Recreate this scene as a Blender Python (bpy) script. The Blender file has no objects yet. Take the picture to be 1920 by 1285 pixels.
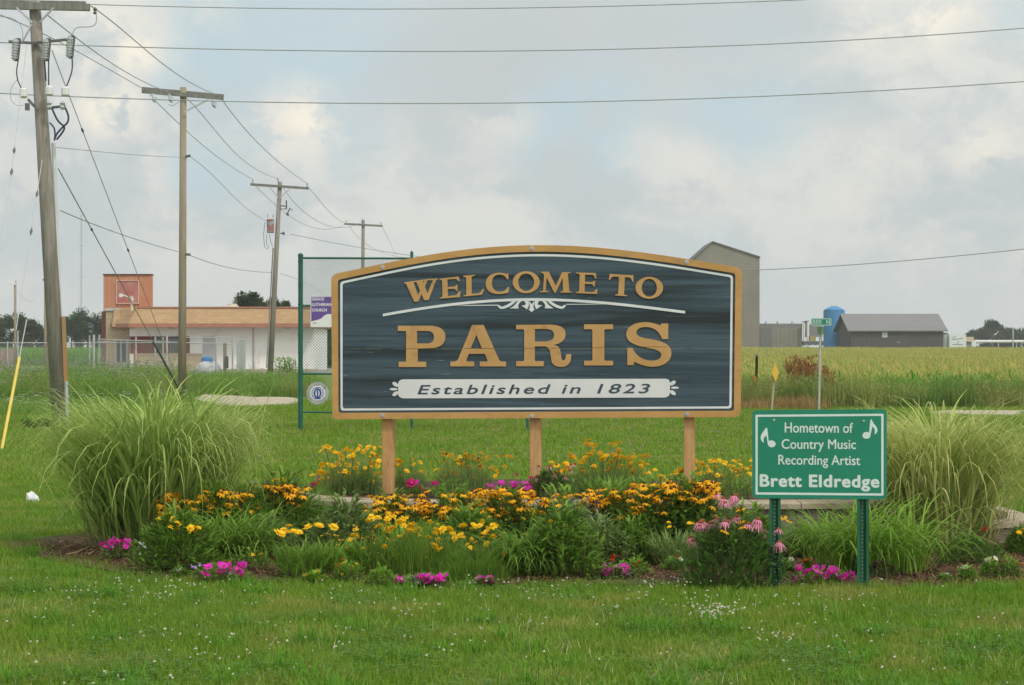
import bpy, math, random
import numpy as np
from mathutils import Vector, Matrix, Euler
from mathutils.geometry import tessellate_polygon
rad = math.radians
S = bpy.context.scene
COL = S.collection
F = 3650.0          # focal length in photograph pixels (photograph is 1920 wide)
HC = 1.67           # eye height
YH = 650.0          # horizon row

# ------------------------------------------------------------------ camera, sky, sun, exposure
cd = bpy.data.cameras.new('camera')
cam = bpy.data.objects.new('camera', cd); COL.objects.link(cam)
cd.sensor_width = 36.0; cd.lens = 36.0 * F / 1920.0
cd.clip_start = 0.1; cd.clip_end = 6000
cam.location = (0, 0, HC)
cam.rotation_euler = (rad(90) + math.atan((YH - 642.5) / F), 0, 0)
S.camera = cam
S.view_settings.view_transform = 'Standard'
S.view_settings.look = 'None'
S.view_settings.exposure = 0.0
S.view_settings.gamma = 1.0
S.view_settings.use_curve_mapping = False
SUN_EL, SUN_AZ = rad(50), rad(180 - 38)       # azimuth measured clockwise from +Y: behind the camera, to the right
sd = Vector((math.sin(SUN_AZ) * math.cos(SUN_EL), math.cos(SUN_AZ) * math.cos(SUN_EL), math.sin(SUN_EL)))
sl = bpy.data.lights.new('sun', 'SUN'); sl.energy = 1.5; sl.angle = rad(10); sl.color = (1.0, 0.97, 0.91)
so = bpy.data.objects.new('sun', sl); COL.objects.link(so)
so.rotation_euler = sd.to_track_quat('Z', 'Y').to_euler()
W = bpy.data.worlds.new('World'); S.world = W; W.use_nodes = True

class NT:
    def __init__(s, nt): s.nt = nt; s.n = nt.nodes; s.l = nt.links
    def new(s, t, **kw):
        nd = s.n.new(t)
        for k, v in kw.items(): setattr(nd, k, v)
        return nd
    def put(s, sock, v):
        if isinstance(v, bpy.types.NodeSocket): s.l.new(v, sock)
        elif v is not None: sock.default_value = v
    def math(s, op, a, b=0.0, c=None, clamp=False):
        nd = s.new('ShaderNodeMath', operation=op, use_clamp=clamp)
        s.put(nd.inputs[0], a); s.put(nd.inputs[1], b)
        if c is not None: s.put(nd.inputs[2], c)
        return nd.outputs[0]
    def vmath(s, op, a, b=None, scale=None):
        nd = s.new('ShaderNodeVectorMath', operation=op)
        s.put(nd.inputs[0], a)
        if b is not None: s.put(nd.inputs[1], b)
        if scale is not None: s.put(nd.inputs['Scale'], scale)
        return nd.outputs['Value'] if op in ('DISTANCE', 'LENGTH', 'DOT_PRODUCT') else nd.outputs[0]
    def noise(s, vec, scale, detail=4, rough=0.5, dist=0.0):
        nd = s.new('ShaderNodeTexNoise'); s.put(nd.inputs['Vector'], vec)
        nd.inputs['Scale'].default_value = scale; nd.inputs['Detail'].default_value = detail
        nd.inputs['Roughness'].default_value = rough; nd.inputs['Distortion'].default_value = dist
        return nd.outputs[0]
    def range(s, v, a, b, c=0.0, d=1.0, smooth=True):
        nd = s.new('ShaderNodeMapRange'); nd.interpolation_type = 'SMOOTHSTEP' if smooth else 'LINEAR'
        s.put(nd.inputs[0], v); s.put(nd.inputs[1], a); s.put(nd.inputs[2], b); s.put(nd.inputs[3], c); s.put(nd.inputs[4], d)
        return nd.outputs[0]
    def mix(s, f, a, b, blend='MIX'):
        nd = s.new('ShaderNodeMix', data_type='RGBA', blend_type=blend)
        s.put(nd.inputs[0], f)
        for k, v in ((6, a), (7, b)):
            if isinstance(v, tuple) and len(v) == 3: v = (*v, 1.0)
            s.put(nd.inputs[k], v)
        return nd.outputs[2]

def srgb(r, g, b):
    f = lambda c: (c / 255 / 12.92) if c / 255 <= 0.04045 else ((c / 255 + 0.055) / 1.055) ** 2.4
    return (f(r), f(g), f(b))

def build_world():
    t = NT(W.node_tree); t.n.clear()
    out = t.new('ShaderNodeOutputWorld'); bg = t.new('ShaderNodeBackground')
    t.l.new(bg.outputs[0], out.inputs[0]); bg.inputs[1].default_value = 0.107
    sky = t.new('ShaderNodeTexSky'); sky.sky_type = 'NISHITA'; sky.sun_disc = False
    sky.sun_elevation = SUN_EL; sky.sun_rotation = SUN_AZ; sky.dust_density = 2.0
    tc = t.new('ShaderNodeTexCoord').outputs['Generated']
    d = t.vmath('NORMALIZE', tc)
    sep = t.new('ShaderNodeSeparateXYZ'); t.put(sep.inputs[0], d)
    z = sep.outputs[2]
    # stretch a little sideways, then warp
    mp = t.new('ShaderNodeMapping'); t.put(mp.inputs[0], d); mp.inputs['Scale'].default_value = (1, 1, 1.35)
    v = mp.outputs[0]
    wn = t.new('ShaderNodeTexNoise'); t.put(wn.inputs['Vector'], v); wn.inputs['Scale'].default_value = 9; wn.inputs['Detail'].default_value = 5; wn.inputs['Roughness'].default_value = .62
    warp = t.vmath('SCALE', t.vmath('SUBTRACT', wn.outputs[1], (0.5, 0.5, 0.5)), scale=0.10)
    vw = t.vmath('ADD', v, warp)
    n1 = t.noise(vw, 10.0, 8, .60)
    n2 = t.noise(vw, 24.0, 6, .6)
    n3 = t.noise(t.vmath('ADD', vw, (3.1, 1.7, .4)), 5.5, 5, .5)
    k = 10.0
    C = lambda r, g, b: tuple(x * k for x in srgb(r, g, b))
    base = t.mix(t.range(n1, .40, .60), C(196, 205, 207), C(224, 225, 219))
    # pale blue gaps come from the physical sky, veiled by high haze
    gapc = t.mix(.96, sky.outputs[0], C(194, 212, 218))
    col = t.mix(t.range(n3, .50, .66, 0, .8), base, gapc)
    def blob(px, py, r, ysq=1.0):
        dv = Vector(((px - 960) / F, 1, -(py - YH) / F)).normalized()
        c = (dv.x, dv.y, dv.z * 1.35)
        wv = t.vmath('ADD', v, t.vmath('SCALE', warp, scale=.55))
        return t.range(t.vmath('DISTANCE', wv, c), r / F * .30, r / F * 1.25, 1.0, 0.0)
    def add(bl, n, lo, hi, colr, s, col):
        f = t.math('MULTIPLY', bl, t.range(n, lo, hi, 0, s))
        return t.mix(f, col, colr)
    # broad grey bank high up, brighter cream heaps, blue openings
    for (px, py, r) in ((1150, 60, 420), (900, 130, 250)):
        col = add(blob(px, py, r), n1, .30, .55, C(193, 200, 203), .8, col)
    for (px, py, r) in ((1110, 235, 190), (360, 120, 130), (620, 110, 120), (1420, 230, 140), (400, 330, 90)):
        col = add(blob(px, py, r), n2, .32, .58, C(188, 210, 218), .85, col)
    for (px, py, r) in ((190, 90, 150), (215, 205, 95), (570, 235, 120), (540, 300, 90), (1700, 30, 150), (1845, 285, 80), (930, 240, 90), (1330, 330, 110), (1560, 330, 150), (1240, 300, 100), (60, 330, 140)):
        s = .95 if py < 260 and px < 700 or px > 1650 else .5
        col = add(blob(px, py, r), n2, .40, .58, C(236, 232, 222), s, col)
    for (px, py, r) in ((210, 215, 62), (590, 222, 55), (1740, 22, 70), (250, 110, 50)):
        col = add(blob(px, py, r), n2, .40, .58, C(250, 243, 226), .95, col)
    # uniform veil towards the horizon
    col = t.mix(t.range(z, .01, .07, .8, 0), col, C(206, 211, 209))
    # brighter thin overcast high up and round the sun
    sdv = tuple(sd)
    glow = t.range(t.vmath('DOT_PRODUCT', d, sdv), .25, 1.0, 0, 1)
    col = t.mix(glow, col, tuple(x * k for x in (1.25, 1.2, 1.1)))
    low = t.range(z, -.02, 0.0, 1, 0)
    col = t.mix(low, col, C(110, 120, 95))
    t.l.new(col, bg.inputs[0])
build_world()

# ------------------------------------------------------------------ helpers
ORG = {}
def P(px, py, d): return Vector(((px - 960) * d / F, d, HC - (py - YH) * d / F))
def G(px, py, z=0.0):
    d = (HC - z) * F / (py - YH); return Vector(((px - 960) * d / F, d, z))
def tag(o, label=None, cat=None, group=None, kind=None):
    if label: o['label'] = label
    if cat: o['category'] = cat
    if group: o['group'] = group
    if kind: o['kind'] = kind
    return o
def thing(name, label, cat, loc=(0, 0, 0), group=None):
    o = bpy.data.objects.new(name, None); COL.objects.link(o); o.location = loc; o.empty_display_size = .1
    ORG[o.name] = Vector(loc); return tag(o, label, cat, group)

class Geo:
    def __init__(s): s.v = []; s.f = []; s.m = []
    def add(s, vs, fs, m=0):
        b = len(s.v); s.v += [tuple(v) for v in vs]; s.f += [tuple(b + i for i in f) for f in fs]; s.m += [m] * len(fs); return s
    def bx(s, x0, x1, y0, y1, z0, z1, m=0):
        return s.add([(x0, y0, z0), (x1, y0, z0), (x1, y1, z0), (x0, y1, z0), (x0, y0, z1), (x1, y0, z1), (x1, y1, z1), (x0, y1, z1)],
                     [(0, 3, 2, 1), (4, 5, 6, 7), (0, 1, 5, 4), (1, 2, 6, 5), (2, 3, 7, 6), (3, 0, 4, 7)], m)
    def obox(s, c, u, v, w, m=0):   # centre and three half-axis vectors
        c = Vector(c); pts = []
        for k in (-1, 1):
            for (i, j) in ((-1, -1), (1, -1), (1, 1), (-1, 1)): pts.append(c + u * i + v * j + w * k)
        return s.add(pts, [(0, 3, 2, 1), (4, 5, 6, 7), (0, 1, 5, 4), (1, 2, 6, 5), (2, 3, 7, 6), (3, 0, 4, 7)], m)
    def bar(s, a, b, w, h, m=0):    # box beam from a to b
        a = Vector(a); b = Vector(b); d = (b - a); u = d.normalized()
        up = Vector((0, 0, 1)) if abs(u.z) < .95 else Vector((0, 1, 0))
        sd_ = u.cross(up).normalized(); up = sd_.cross(u).normalized()
        return s.obox((a + b) / 2, d / 2, sd_ * w / 2, up * h / 2, m)
    def tube(s, pts, r, n=8, m=0, caps=True):
        pts = [Vector(p) for p in pts]; k = len(pts)
        rs = r if isinstance(r, (list, tuple)) else [r] * k
        base = len(s.v); prev = None
        for i, p in enumerate(pts):
            d = (pts[min(i + 1, k - 1)] - pts[max(i - 1, 0)]).normalized()
            ref = Vector((0, 0, 1)) if abs(d.z) < .9 else Vector((0, 1, 0))
            if prev is None: a = d.cross(ref).normalized()
            else:
                a = prev - d * prev.dot(d); a = a.normalized() if a.length > 1e-6 else d.cross(ref).normalized()
            prev = a; b = d.cross(a)
            for j in range(n):
                t = 2 * math.pi * j / n; s.v.append(tuple(p + (a * math.cos(t) + b * math.sin(t)) * rs[i]))
        for i in range(k - 1):
            for j in range(n):
                j2 = (j + 1) % n; s.f.append((base + i * n + j, base + i * n + j2, base + (i + 1) * n + j2, base + (i + 1) * n + j)); s.m.append(m)
        if caps:
            s.f.append(tuple(base + j for j in reversed(range(n)))); s.f.append(tuple(base + (k - 1) * n + j for j in range(n))); s.m += [m, m]
        return s
    def lathe(s, c, prof, n=16, m=0):   # prof: (radius, z)
        c = Vector(c); return s.tube([c + Vector((0, 0, z)) for _, z in prof], [max(r, 1e-4) for r, _ in prof], n, m)
    def prism(s, loops, fr, z0, z1, m=0, back=True):
        """loops: outer + holes of (a, b) in frame fr=(O,u,v,n); solid from offset z0 to z1 along n"""
        O, u, v, n = fr
        pl = [[Vector((a, b, 0)) for a, b in lp] for lp in loops]
        tris = tessellate_polygon(pl); flat = [p for lp in pl for p in lp]; N = len(flat)
        base = len(s.v)
        for z in (z1, z0):
            for p in flat: s.v.append(tuple(O + u * p.x + v * p.y + n * z))
        for (a, b, c) in tris:
            cr = (flat[b] - flat[a]).cross(flat[c] - flat[a]).z
            if cr < 0: b, c = c, b
            s.f.append((base + a, base + b, base + c)); s.m.append(m)
            if back: s.f.append((base + N + a, base + N + c, base + N + b)); s.m.append(m)
        o = 0
        for lp in pl:
            k = len(lp)
            for i in range(k):
                j = (i + 1) % k; s.f.append((base + o + i, base + N + o + i, base + N + o + j, base + o + j)); s.m.append(m)
            o += k
        return s
    def make(s, name, mats, parent=None, smooth=False, loc=None, label=None):
        if not isinstance(mats, (list, tuple)): mats = [mats]
        org = ORG[parent.name] if parent else Vector(loc if loc is not None else (0, 0, 0))
        me = bpy.data.meshes.new(name)
        me.from_pydata([(x - org.x, y - org.y, z - org.z) for x, y, z in s.v], [], s.f)
        for m in mats: me.materials.append(m)
        if len(mats) > 1: me.polygons.foreach_set('material_index', s.m)
        if smooth: me.polygons.foreach_set('use_smooth', [True] * len(s.f))
        me.update()
        o = bpy.data.objects.new(name, me); COL.objects.link(o)
        if parent: o.parent = parent
        else: o.location = org
        ORG[o.name] = org
        if label: o['label'] = label
        return o

def mat(name, c1, c2=None, rough=.8, scale=3.0, bump=0.0, stretch=(1, 1, 1), lo=.35, hi=.65, metal=0.0, spec=.3, c3=None, s3=12.0, detail=5, coord='Object', bscale=None):
    m = bpy.data.materials.new(name); m.use_nodes = True
    t = NT(m.node_tree); b = t.n['Principled BSDF']
    b.inputs['Roughness'].default_value = rough; b.inputs['Metallic'].default_value = metal
    b.inputs['Specular IOR Level'].default_value = spec
    if coord == 'World': v = t.new('ShaderNodeNewGeometry').outputs['Position']
    else: v = t.new('ShaderNodeTexCoord').outputs['Object']
    mp = t.new('ShaderNodeMapping'); t.put(mp.inputs[0], v); mp.inputs['Scale'].default_value = stretch; v = mp.outputs[0]
    if c2 is None: c2 = tuple(x * .82 for x in c1)
    n = t.noise(v, scale, detail, .6)
    col = t.mix(t.range(n, lo, hi), c1, c2)
    if c3 is not None:
        col = t.mix(t.range(t.noise(t.vmath('ADD', v, (7.3, 2.1, 5.5)), s3, 4, .6), .55, .72), col, c3)
    t.put(b.inputs['Base Color'], col)
    if bump:
        bn = t.new('ShaderNodeBump'); bn.inputs['Strength'].default_value = bump; bn.inputs['Distance'].default_value = .01
        t.put(bn.inputs['Height'], t.noise(v, bscale or scale * 6, 5, .6)); t.l.new(bn.outputs[0], b.inputs['Normal'])
    return m

def leafmat(name, c1, c2, trans=.35, rough=.5, wscale=.8, c3=None, wlo=.35, whi=.65):
    """colour varies blade by blade (rnd) and in broad drifts over the place (world noise)"""
    m = bpy.data.materials.new(name); m.use_nodes = True
    t = NT(m.node_tree); b = t.n['Principled BSDF']; out = t.n['Material Output']
    b.inputs['Roughness'].default_value = rough; b.inputs['Specular IOR Level'].default_value = .25
    at = t.new('ShaderNodeAttribute'); at.attribute_name = 'rnd'
    pos = t.new('ShaderNodeNewGeometry').outputs['Position']
    col = t.mix(at.outputs['Fac'], c1, c2)
    if c3 is not None:
        nz = t.noise(pos, wscale, 4, .6)
        f = t.math('MULTIPLY', t.range(nz, wlo, whi), t.range(t.math('FRACT', t.math('MULTIPLY', at.outputs['Fac'], 7.31)), .1, .7, .25, 1.0))
        col = t.mix(f, col, c3)
    t.put(b.inputs['Base Color'], col)
    tr = t.new('ShaderNodeBsdfTranslucent'); t.put(tr.inputs[0], col)
    mx = t.new('ShaderNodeMixShader'); mx.inputs[0].default_value = trans
    t.l.new(b.outputs[0], mx.inputs[1]); t.l.new(tr.outputs[0], mx.inputs[2]); t.l.new(mx.outputs[0], out.inputs[0])
    return m

# ribbons: blades and leaves as real curved strips
class Veg:
    def __init__(s): s.V = []; s.Q = []; s.M = []; s.R = []; s.n = 0
    def blades(s, base, az, th0, kap, L, w, segs=3, prof=None, m=0, rnd=None, twist=None, power=1.4, rng=np.random):
        base = np.atleast_2d(base).astype(float); N = len(base)
        az, th0, kap, L, w = [np.broadcast_to(np.asarray(a, float), (N,)).copy() for a in (az, th0, kap, L, w)]
        if rnd is None: rnd = rng.random(N)
        if twist is None: twist = rng.uniform(-.8, .8, N)
        if prof is None: prof = [max(.04, (1 - (i / segs) ** 2)) for i in range(segs + 1)]
        dh = np.stack([np.cos(az), np.sin(az)], 1)
        a2 = az + np.pi / 2 + twist
        side = np.stack([np.cos(a2), np.sin(a2), np.zeros(N)], 1)
        p = base.copy(); pts = []
        for i in range(segs + 1):
            wd = (w * prof[i] / 2)[:, None]
            pts += [p - side * wd, p + side * wd]
            th = th0 + kap * (((i + .5) / segs) ** power)
            st = L / segs
            p = p + np.stack([dh[:, 0] * np.sin(th) * st, dh[:, 1] * np.sin(th) * st, np.cos(th) * st], 1)
        V = np.stack(pts, 1)            # N, 2(segs+1), 3
        k = 2 * (segs + 1)
        q = np.array([[2 * i, 2 * i + 1, 2 * i + 3, 2 * i + 2] for i in range(segs)])
        Q = (q[None] + (np.arange(N) * k)[:, None, None] + s.n).reshape(-1, 4)
        s.V.append(V.reshape(-1, 3)); s.Q.append(Q); s.M.append(np.full(len(Q), m)); s.R.append(np.repeat(rnd, k)); s.n += N * k
        return s
    def arrays(s): return np.concatenate(s.V), np.concatenate(s.Q), np.concatenate(s.M), np.concatenate(s.R)
    def make(s, name, mats, parent=None, loc=None, kind=None):
        V, Q, M, R = s.arrays()
        org = ORG[parent.name] if parent else Vector(loc if loc is not None else (0, 0, 0))
        me = npmesh(name, V - np.array(org), Q, M, R, mats)
        o = bpy.data.objects.new(name, me); COL.objects.link(o)
        if parent: o.parent = parent
        else: o.location = org
        ORG[o.name] = org
        if kind: o['kind'] = kind
        return o

def npmesh(name, V, Q, M, R, mats, extra=None):
    me = bpy.data.meshes.new(name); V = np.asarray(V, np.float32)
    me.vertices.add(len(V)); me.vertices.foreach_set('co', V.ravel())
    me.loops.add(len(Q) * 4); me.loops.foreach_set('vertex_index', np.ascontiguousarray(Q, np.int32).ravel())
    me.polygons.add(len(Q)); me.polygons.foreach_set('loop_start', np.arange(0, len(Q) * 4, 4, dtype=np.int32))
    for m in mats: me.materials.append(m)
    me.polygons.foreach_set('material_index', np.asarray(M, np.int32))
    a = me.attributes.new('rnd', 'FLOAT', 'POINT'); a.data.foreach_set('value', np.asarray(R, np.float32))
    for nm, typ, arr in (extra or []):
        a = me.attributes.new(nm, typ, 'POINT')
        a.data.foreach_set('vector' if typ == 'FLOAT_VECTOR' else 'value', np.ascontiguousarray(arr).ravel())
    me.update(); me.validate(); return me

_gn = {}
def scatter_group():
    if 'g' in _gn: return _gn['g']
    g = bpy.data.node_groups.new('scatter', 'GeometryNodeTree'); _gn['g'] = g
    g.interface.new_socket('Geometry', in_out='INPUT', socket_type='NodeSocketGeometry')
    g.interface.new_socket('Geometry', in_out='OUTPUT', socket_type='NodeSocketGeometry')
    n = g.nodes; l = g.links
    gi = n.new('NodeGroupInput'); go = n.new('NodeGroupOutput')
    def attr(name, typ):
        a = n.new('GeometryNodeInputNamedAttribute'); a.data_type = typ; a.inputs['Name'].default_value = name
        return a.outputs['Attribute']
    sp = n.new('GeometryNodeSeparateGeometry'); sp.domain = 'POINT'
    l.new(gi.outputs[0], sp.inputs['Geometry']); l.new(attr('ispt', 'INT'), sp.inputs['Selection'])
    si = n.new('GeometryNodeSplitToInstances'); si.domain = 'POINT'
    l.new(sp.outputs['Inverted'], si.inputs['Geometry']); l.new(attr('pid', 'INT'), si.inputs['Group ID'])
    ip = n.new('GeometryNodeInstanceOnPoints'); ip.inputs['Pick Instance'].default_value = True
    l.new(sp.outputs['Selection'], ip.inputs['Points']); l.new(si.outputs['Instances'], ip.inputs['Instance'])
    l.new(attr('idx', 'INT'), ip.inputs['Instance Index'])
    er = n.new('FunctionNodeEulerToRotation'); l.new(attr('rot', 'FLOAT_VECTOR'), er.inputs[0]); l.new(er.outputs[0], ip.inputs['Rotation'])
    l.new(attr('scl', 'FLOAT_VECTOR'), ip.inputs['Scale'])
    l.new(ip.outputs[0], go.inputs[0])
    return g

def scatter(name, protos, pts, rots, scls, mats, label=None, rng=np.random):
    """one stuff object: prototype patches plus the points they are repeated on"""
    Vs, Qs, Ms, Rs, pid = [], [], [], [], []; off = 0
    for k, vg in enumerate(protos):
        V, Q, M, R = vg.arrays(); Vs.append(V); Qs.append(Q + off); Ms.append(M); Rs.append(R); pid.append(np.full(len(V), k)); off += len(V)
    pts = np.asarray(pts, float); N = len(pts)
    V = np.concatenate(Vs + [pts]); n0 = off
    ispt = np.concatenate([np.zeros(n0, np.int32), np.ones(N, np.int32)])
    pidv = np.concatenate(pid + [np.zeros(N, int)]).astype(np.int32)
    idx = np.concatenate([np.zeros(n0, int), rng.randint(0, len(protos), N)]).astype(np.int32)
    rot = np.concatenate([np.zeros((n0, 3)), rots]).astype(np.float32)
    sc = np.asarray(scls, float); sc = np.repeat(sc[:, None], 3, 1) if sc.ndim == 1 else sc
    scl = np.concatenate([np.ones((n0, 3)), sc]).astype(np.float32)
    R = np.concatenate(Rs + [np.zeros(N)])
    me = npmesh(name, V, np.concatenate(Qs), np.concatenate(Ms), R, mats,
                [('ispt', 'INT', ispt), ('pid', 'INT', pidv), ('idx', 'INT', idx), ('rot', 'FLOAT_VECTOR', rot), ('scl', 'FLOAT_VECTOR', scl)])
    o = bpy.data.objects.new(name, me); COL.objects.link(o)
    md = o.modifiers.new('scatter', 'NODES'); md.node_group = scatter_group()
    o['kind'] = 'stuff'
    if label: o['label'] = label
    return o

def inpoly(x, y, poly):
    ins = np.zeros(len(x), bool); n = len(poly)
    for i in range(n):
        x1, y1 = poly[i]; x2, y2 = poly[(i + 1) % n]
        c = ((y1 > y) != (y2 > y)) & (x < (x2 - x1) * (y - y1) / (y2 - y1 + 1e-12) + x1); ins ^= c
    return ins
def sstep(a, b, x): t = np.clip((x - a) / (b - a), 0, 1); return t * t * (3 - 2 * t)

# ------------------------------------------------------------------ materials
GRASS_A, GRASS_B, GRASS_C = (.125, .255, .018), (.245, .385, .035), (.40, .39, .10)
M_soil = mat('lawn_soil', (.085, .165, .025), (.13, .21, .035), .95, 1.3, .5, c3=(.19, .19, .07), s3=3.0, coord='World', detail=8)
M_lawn = leafmat('lawn_blades', GRASS_A, GRASS_B, .35, .55, 1.1, GRASS_C, .46, .70)
M_weed = leafmat('weed_leaves', (.12, .26, .03), (.24, .40, .07), .35, .6, .3, (.36, .32, .14), .45, .68)
M_weeddark = leafmat('roadside_grass', (.085, .19, .03), (.22, .36, .07), .4, .6, .35, (.42, .40, .13), .42, .62)
M_dry = leafmat('dry_grass', (.32, .20, .08), (.42, .30, .13), .3, .8)
M_dock = leafmat('rusty_seed_heads', (.27, .12, .05), (.42, .24, .09), .25, .8)
M_cornleaf = leafmat('corn_leaves', (.10, .27, .028), (.26, .46, .06), .4, .5)
M_tassel = leafmat('corn_tassels', (.52, .45, .12), (.64, .56, .18), .3, .8)
M_misc = leafmat('fountain_grass_green', (.12, .26, .03), (.46, .60, .15), .38, .45, c3=(.58, .66, .24))
M_miscl = leafmat('fountain_grass_pale', (.18, .30, .035), (.58, .66, .19), .42, .45, c3=(.70, .70, .30))
M_fol = leafmat('garden_foliage', (.12, .25, .03), (.27, .44, .07), .4, .5)
M_folb = leafmat('bright_foliage', (.18, .35, .03), (.30, .50, .07), .4, .5)
M_fold = leafmat('dark_foliage', (.08, .18, .035), (.18, .33, .06), .35, .5)
M_folg = leafmat('grey_green_foliage', (.16, .27, .07), (.32, .42, .15), .35, .6)
M_folp = leafmat('purple_foliage', (.05, .025, .03), (.11, .06, .055), .2, .5)
M_stem = leafmat('stems', (.09, .13, .04), (.15, .19, .06), .15, .6)
M_spike = leafmat('violet_spikes', (.15, .11, .26), (.25, .20, .36), .2, .7)
M_treeleaf = leafmat('tree_leaves', (.04, .085, .025), (.085, .15, .04), .3, .6)
def petal(name, c, c2=None, tr=.3): return leafmat(name, c, c2 or tuple(x * .8 for x in c), tr, .55)
M_gold = leafmat('golden_petals', (.98, .52, .012), (.98, .60, .02), .35, .55)
M_yellow = leafmat('yellow_petals', (.98, .66, .02), (.95, .58, .015), .35, .55)
M_pink = leafmat('pink_petals', (.86, .34, .50), (.90, .45, .55), .35, .55)
M_palepink = leafmat('faded_petals', (.55, .33, .30), (.62, .42, .38), .35, .55)
M_mag = leafmat('magenta_petals', (.80, .045, .55), (.85, .08, .6), .35, .55)
M_cerise = leafmat('cerise_petals', (.85, .025, .22), (.9, .05, .3), .35, .55)
M_lilac = leafmat('lilac_petals', (.42, .30, .58), (.52, .38, .66), .35, .55)
M_whitef = leafmat('white_petals', (.80, .80, .78), (.74, .75, .72), .35, .55)
M_red = leafmat('red_petals', (.62, .05, .02), (.7, .08, .03), .35, .55)
M_orange = leafmat('orange_petals', (.72, .20, .02), (.62, .12, .015), .35, .55)
M_darkeye = mat('flower_eye', (.06, .025, .015), (.10, .04, .02), .8, 40)
M_rusteye = mat('cone_eye', (.22, .05, .02), (.32, .09, .03), .8, 60)
M_galv = mat('galvanised_steel', (.42, .44, .45), (.52, .54, .55), .5, 8, metal=.3)
M_dkmetal = mat('dark_metal', (.10, .11, .11), (.16, .17, .17), .6, 10, metal=.2)
M_porc = mat('grey_porcelain', (.42, .45, .46), (.52, .55, .56), .4, 10)
M_wire = mat('weathered_wire', (.30, .33, .34), (.36, .39, .40), .7, 3)
M_wirelite = mat('pale_wire', (.42, .44, .44), (.5, .52, .52), .7, 3)
M_cable = mat('blue_black_cable', (.035, .035, .07), (.06, .06, .10), .5, 5)

# ------------------------------------------------------------------ ground
def ground_z(x, y):
    x = np.asarray(x, float); y = np.asarray(y, float)
    side = sstep(-6, -1, x + 0 * y)
    dip = -1.35 * sstep(54.5, 60.5, y) + .75 * sstep(90, 300, y)
    return side * dip * (y < 2500)
BED = [G(*p) for p in ((62, 1046), (110, 1058), (180, 1070), (260, 1083), (370, 1090), (520, 1096), (720, 1099), (1000, 1100), (1300, 1102), (1600, 1103), (1950, 1106), (2100, 1108))]
BED = [(v.x, v.y) for v in BED] + [(4.6, 17.0), (4.3, 19.6), (0, 20.2), (-2.6, 19.6), (-3.5, 17.8), (-4.3, 16.4)]
def build_ground():
    ys = np.concatenate([np.arange(-12, 9, 3), np.arange(9, 24, .5), np.arange(24, 100, 2), np.arange(100, 400, 20), np.array([420, 500, 700, 1000, 1600, 2500, 3500, 4500])]).astype(float)
    us = np.concatenate([np.linspace(-1, 1, 81)])
    X = us[None] * (30 + np.maximum(ys, 0) * .9)[:, None]; Y = np.repeat(ys[:, None], len(us), 1)
    Z = ground_z(X, Y) + .012 * np.sin(X * 1.7 + Y * .9) * np.cos(Y * 1.3) * (Y > 24)
    n, k = X.shape
    V = np.stack([X, Y, Z], 2).reshape(-1, 3)
    i = np.arange(n - 1)[:, None] * k + np.arange(k - 1)[None]
    Q = np.stack([i, i + 1, i + k + 1, i + k], 2).reshape(-1, 4)
    me = npmesh('ground', V, Q, np.zeros(len(Q)), np.zeros(len(V)), [M_soil])
    o = bpy.data.objects.new('ground', me); COL.objects.link(o); o['kind'] = 'structure'; o['label'] = 'green mown grass ground running to the horizon'
build_ground()

def sheet(name, pts, z, m, kind='structure', label=None, rough=0.0, sub=1):
    g = Geo(); pl = [Vector((x, y, 0)) for x, y in pts]
    tr = tessellate_polygon([pl]); 
    fs = []
    for a, b, c in tr:
        if (pl[b] - pl[a]).cross(pl[c] - pl[a]).z < 0: b, c = c, b
        fs.append((a, b, c))
    n = len(pl)
    g.add([(p.x, p.y, z) for p in pl] + [(p.x, p.y, z - .25) for p in pl], fs)
    for i in range(n): j = (i + 1) % n; g.f.append((i, n + i, n + j, j)); g.m.append(0)
    o = g.make(name, m); o['kind'] = kind
    if label: o['label'] = label
    return o

M_gravel = mat('pale_gravel', (.40, .35, .27), (.52, .46, .36), .95, 4, .8, coord='World', c3=(.30, .26, .20), s3=9, detail=8)
M_lot = mat('worn_asphalt', (.26, .25, .22), (.34, .32, .28), .95, 1.0, .3, coord='World', c3=(.20, .19, .17), s3=2)
M_drytrim = mat('yellowed_verge', (.32, .33, .06), (.24, .30, .05), .95, 2.0, coord='World')
# gravel drive heap near the second pole, road strip, parking lot
def gravel():
    g = Geo(); random.seed(3)
    pts = [(368, 744), (400, 741), (440, 743), (480, 746), (530, 748), (566, 750)]; low = [(360, 752), (392, 760), (430, 766), (470, 765), (520, 761), (570, 757)]
    n = 22; rows = 7; base = []
    for r in range(rows):
        for i in range(n):
            t = i / (n - 1) * 5; k = min(int(t), 4); f = t - k
            a = G(pts[k][0] * (1 - f) + pts[k + 1][0] * f, pts[k][1] * (1 - f) + pts[k + 1][1] * f)
            b = G(low[k][0] * (1 - f) + low[k + 1][0] * f, low[k][1] * (1 - f) + low[k + 1][1] * f)
            s = r / (rows - 1); p = b.lerp(a, s)
            e = math.sin(math.pi * s) * min(1, i / 2, (n - 1 - i) / 2)
            g.v.append((p.x + random.uniform(-.05, .05), p.y + random.uniform(-.2, .2), .004 + e * (.10 + random.uniform(0, .05))))
    for r in range(rows - 1):
        for i in range(n - 1):
            a = r * n + i; g.f.append((a, a + 1, a + n + 1, a + n)); g.m.append(0)
    o = g.make('gravel', M_gravel, smooth=True); o['kind'] = 'stuff'; o['label'] = 'pale gravel patch beside the second utility pole'
gravel()
ROADP = [(10.6, 46.6), (22, 45.0), (40, 44.0), (40, 50.5), (22, 50.8), (11.4, 51.2), (10.0, 49.2)]
sheet('road', [(10.9, 46.8), (22, 45.2), (40, 44.2), (40, 50.3), (22, 50.6), (11.4, 51.0), (10.2, 49.2)], .006, M_gravel, label='grey roadside strip at the right edge')
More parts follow.
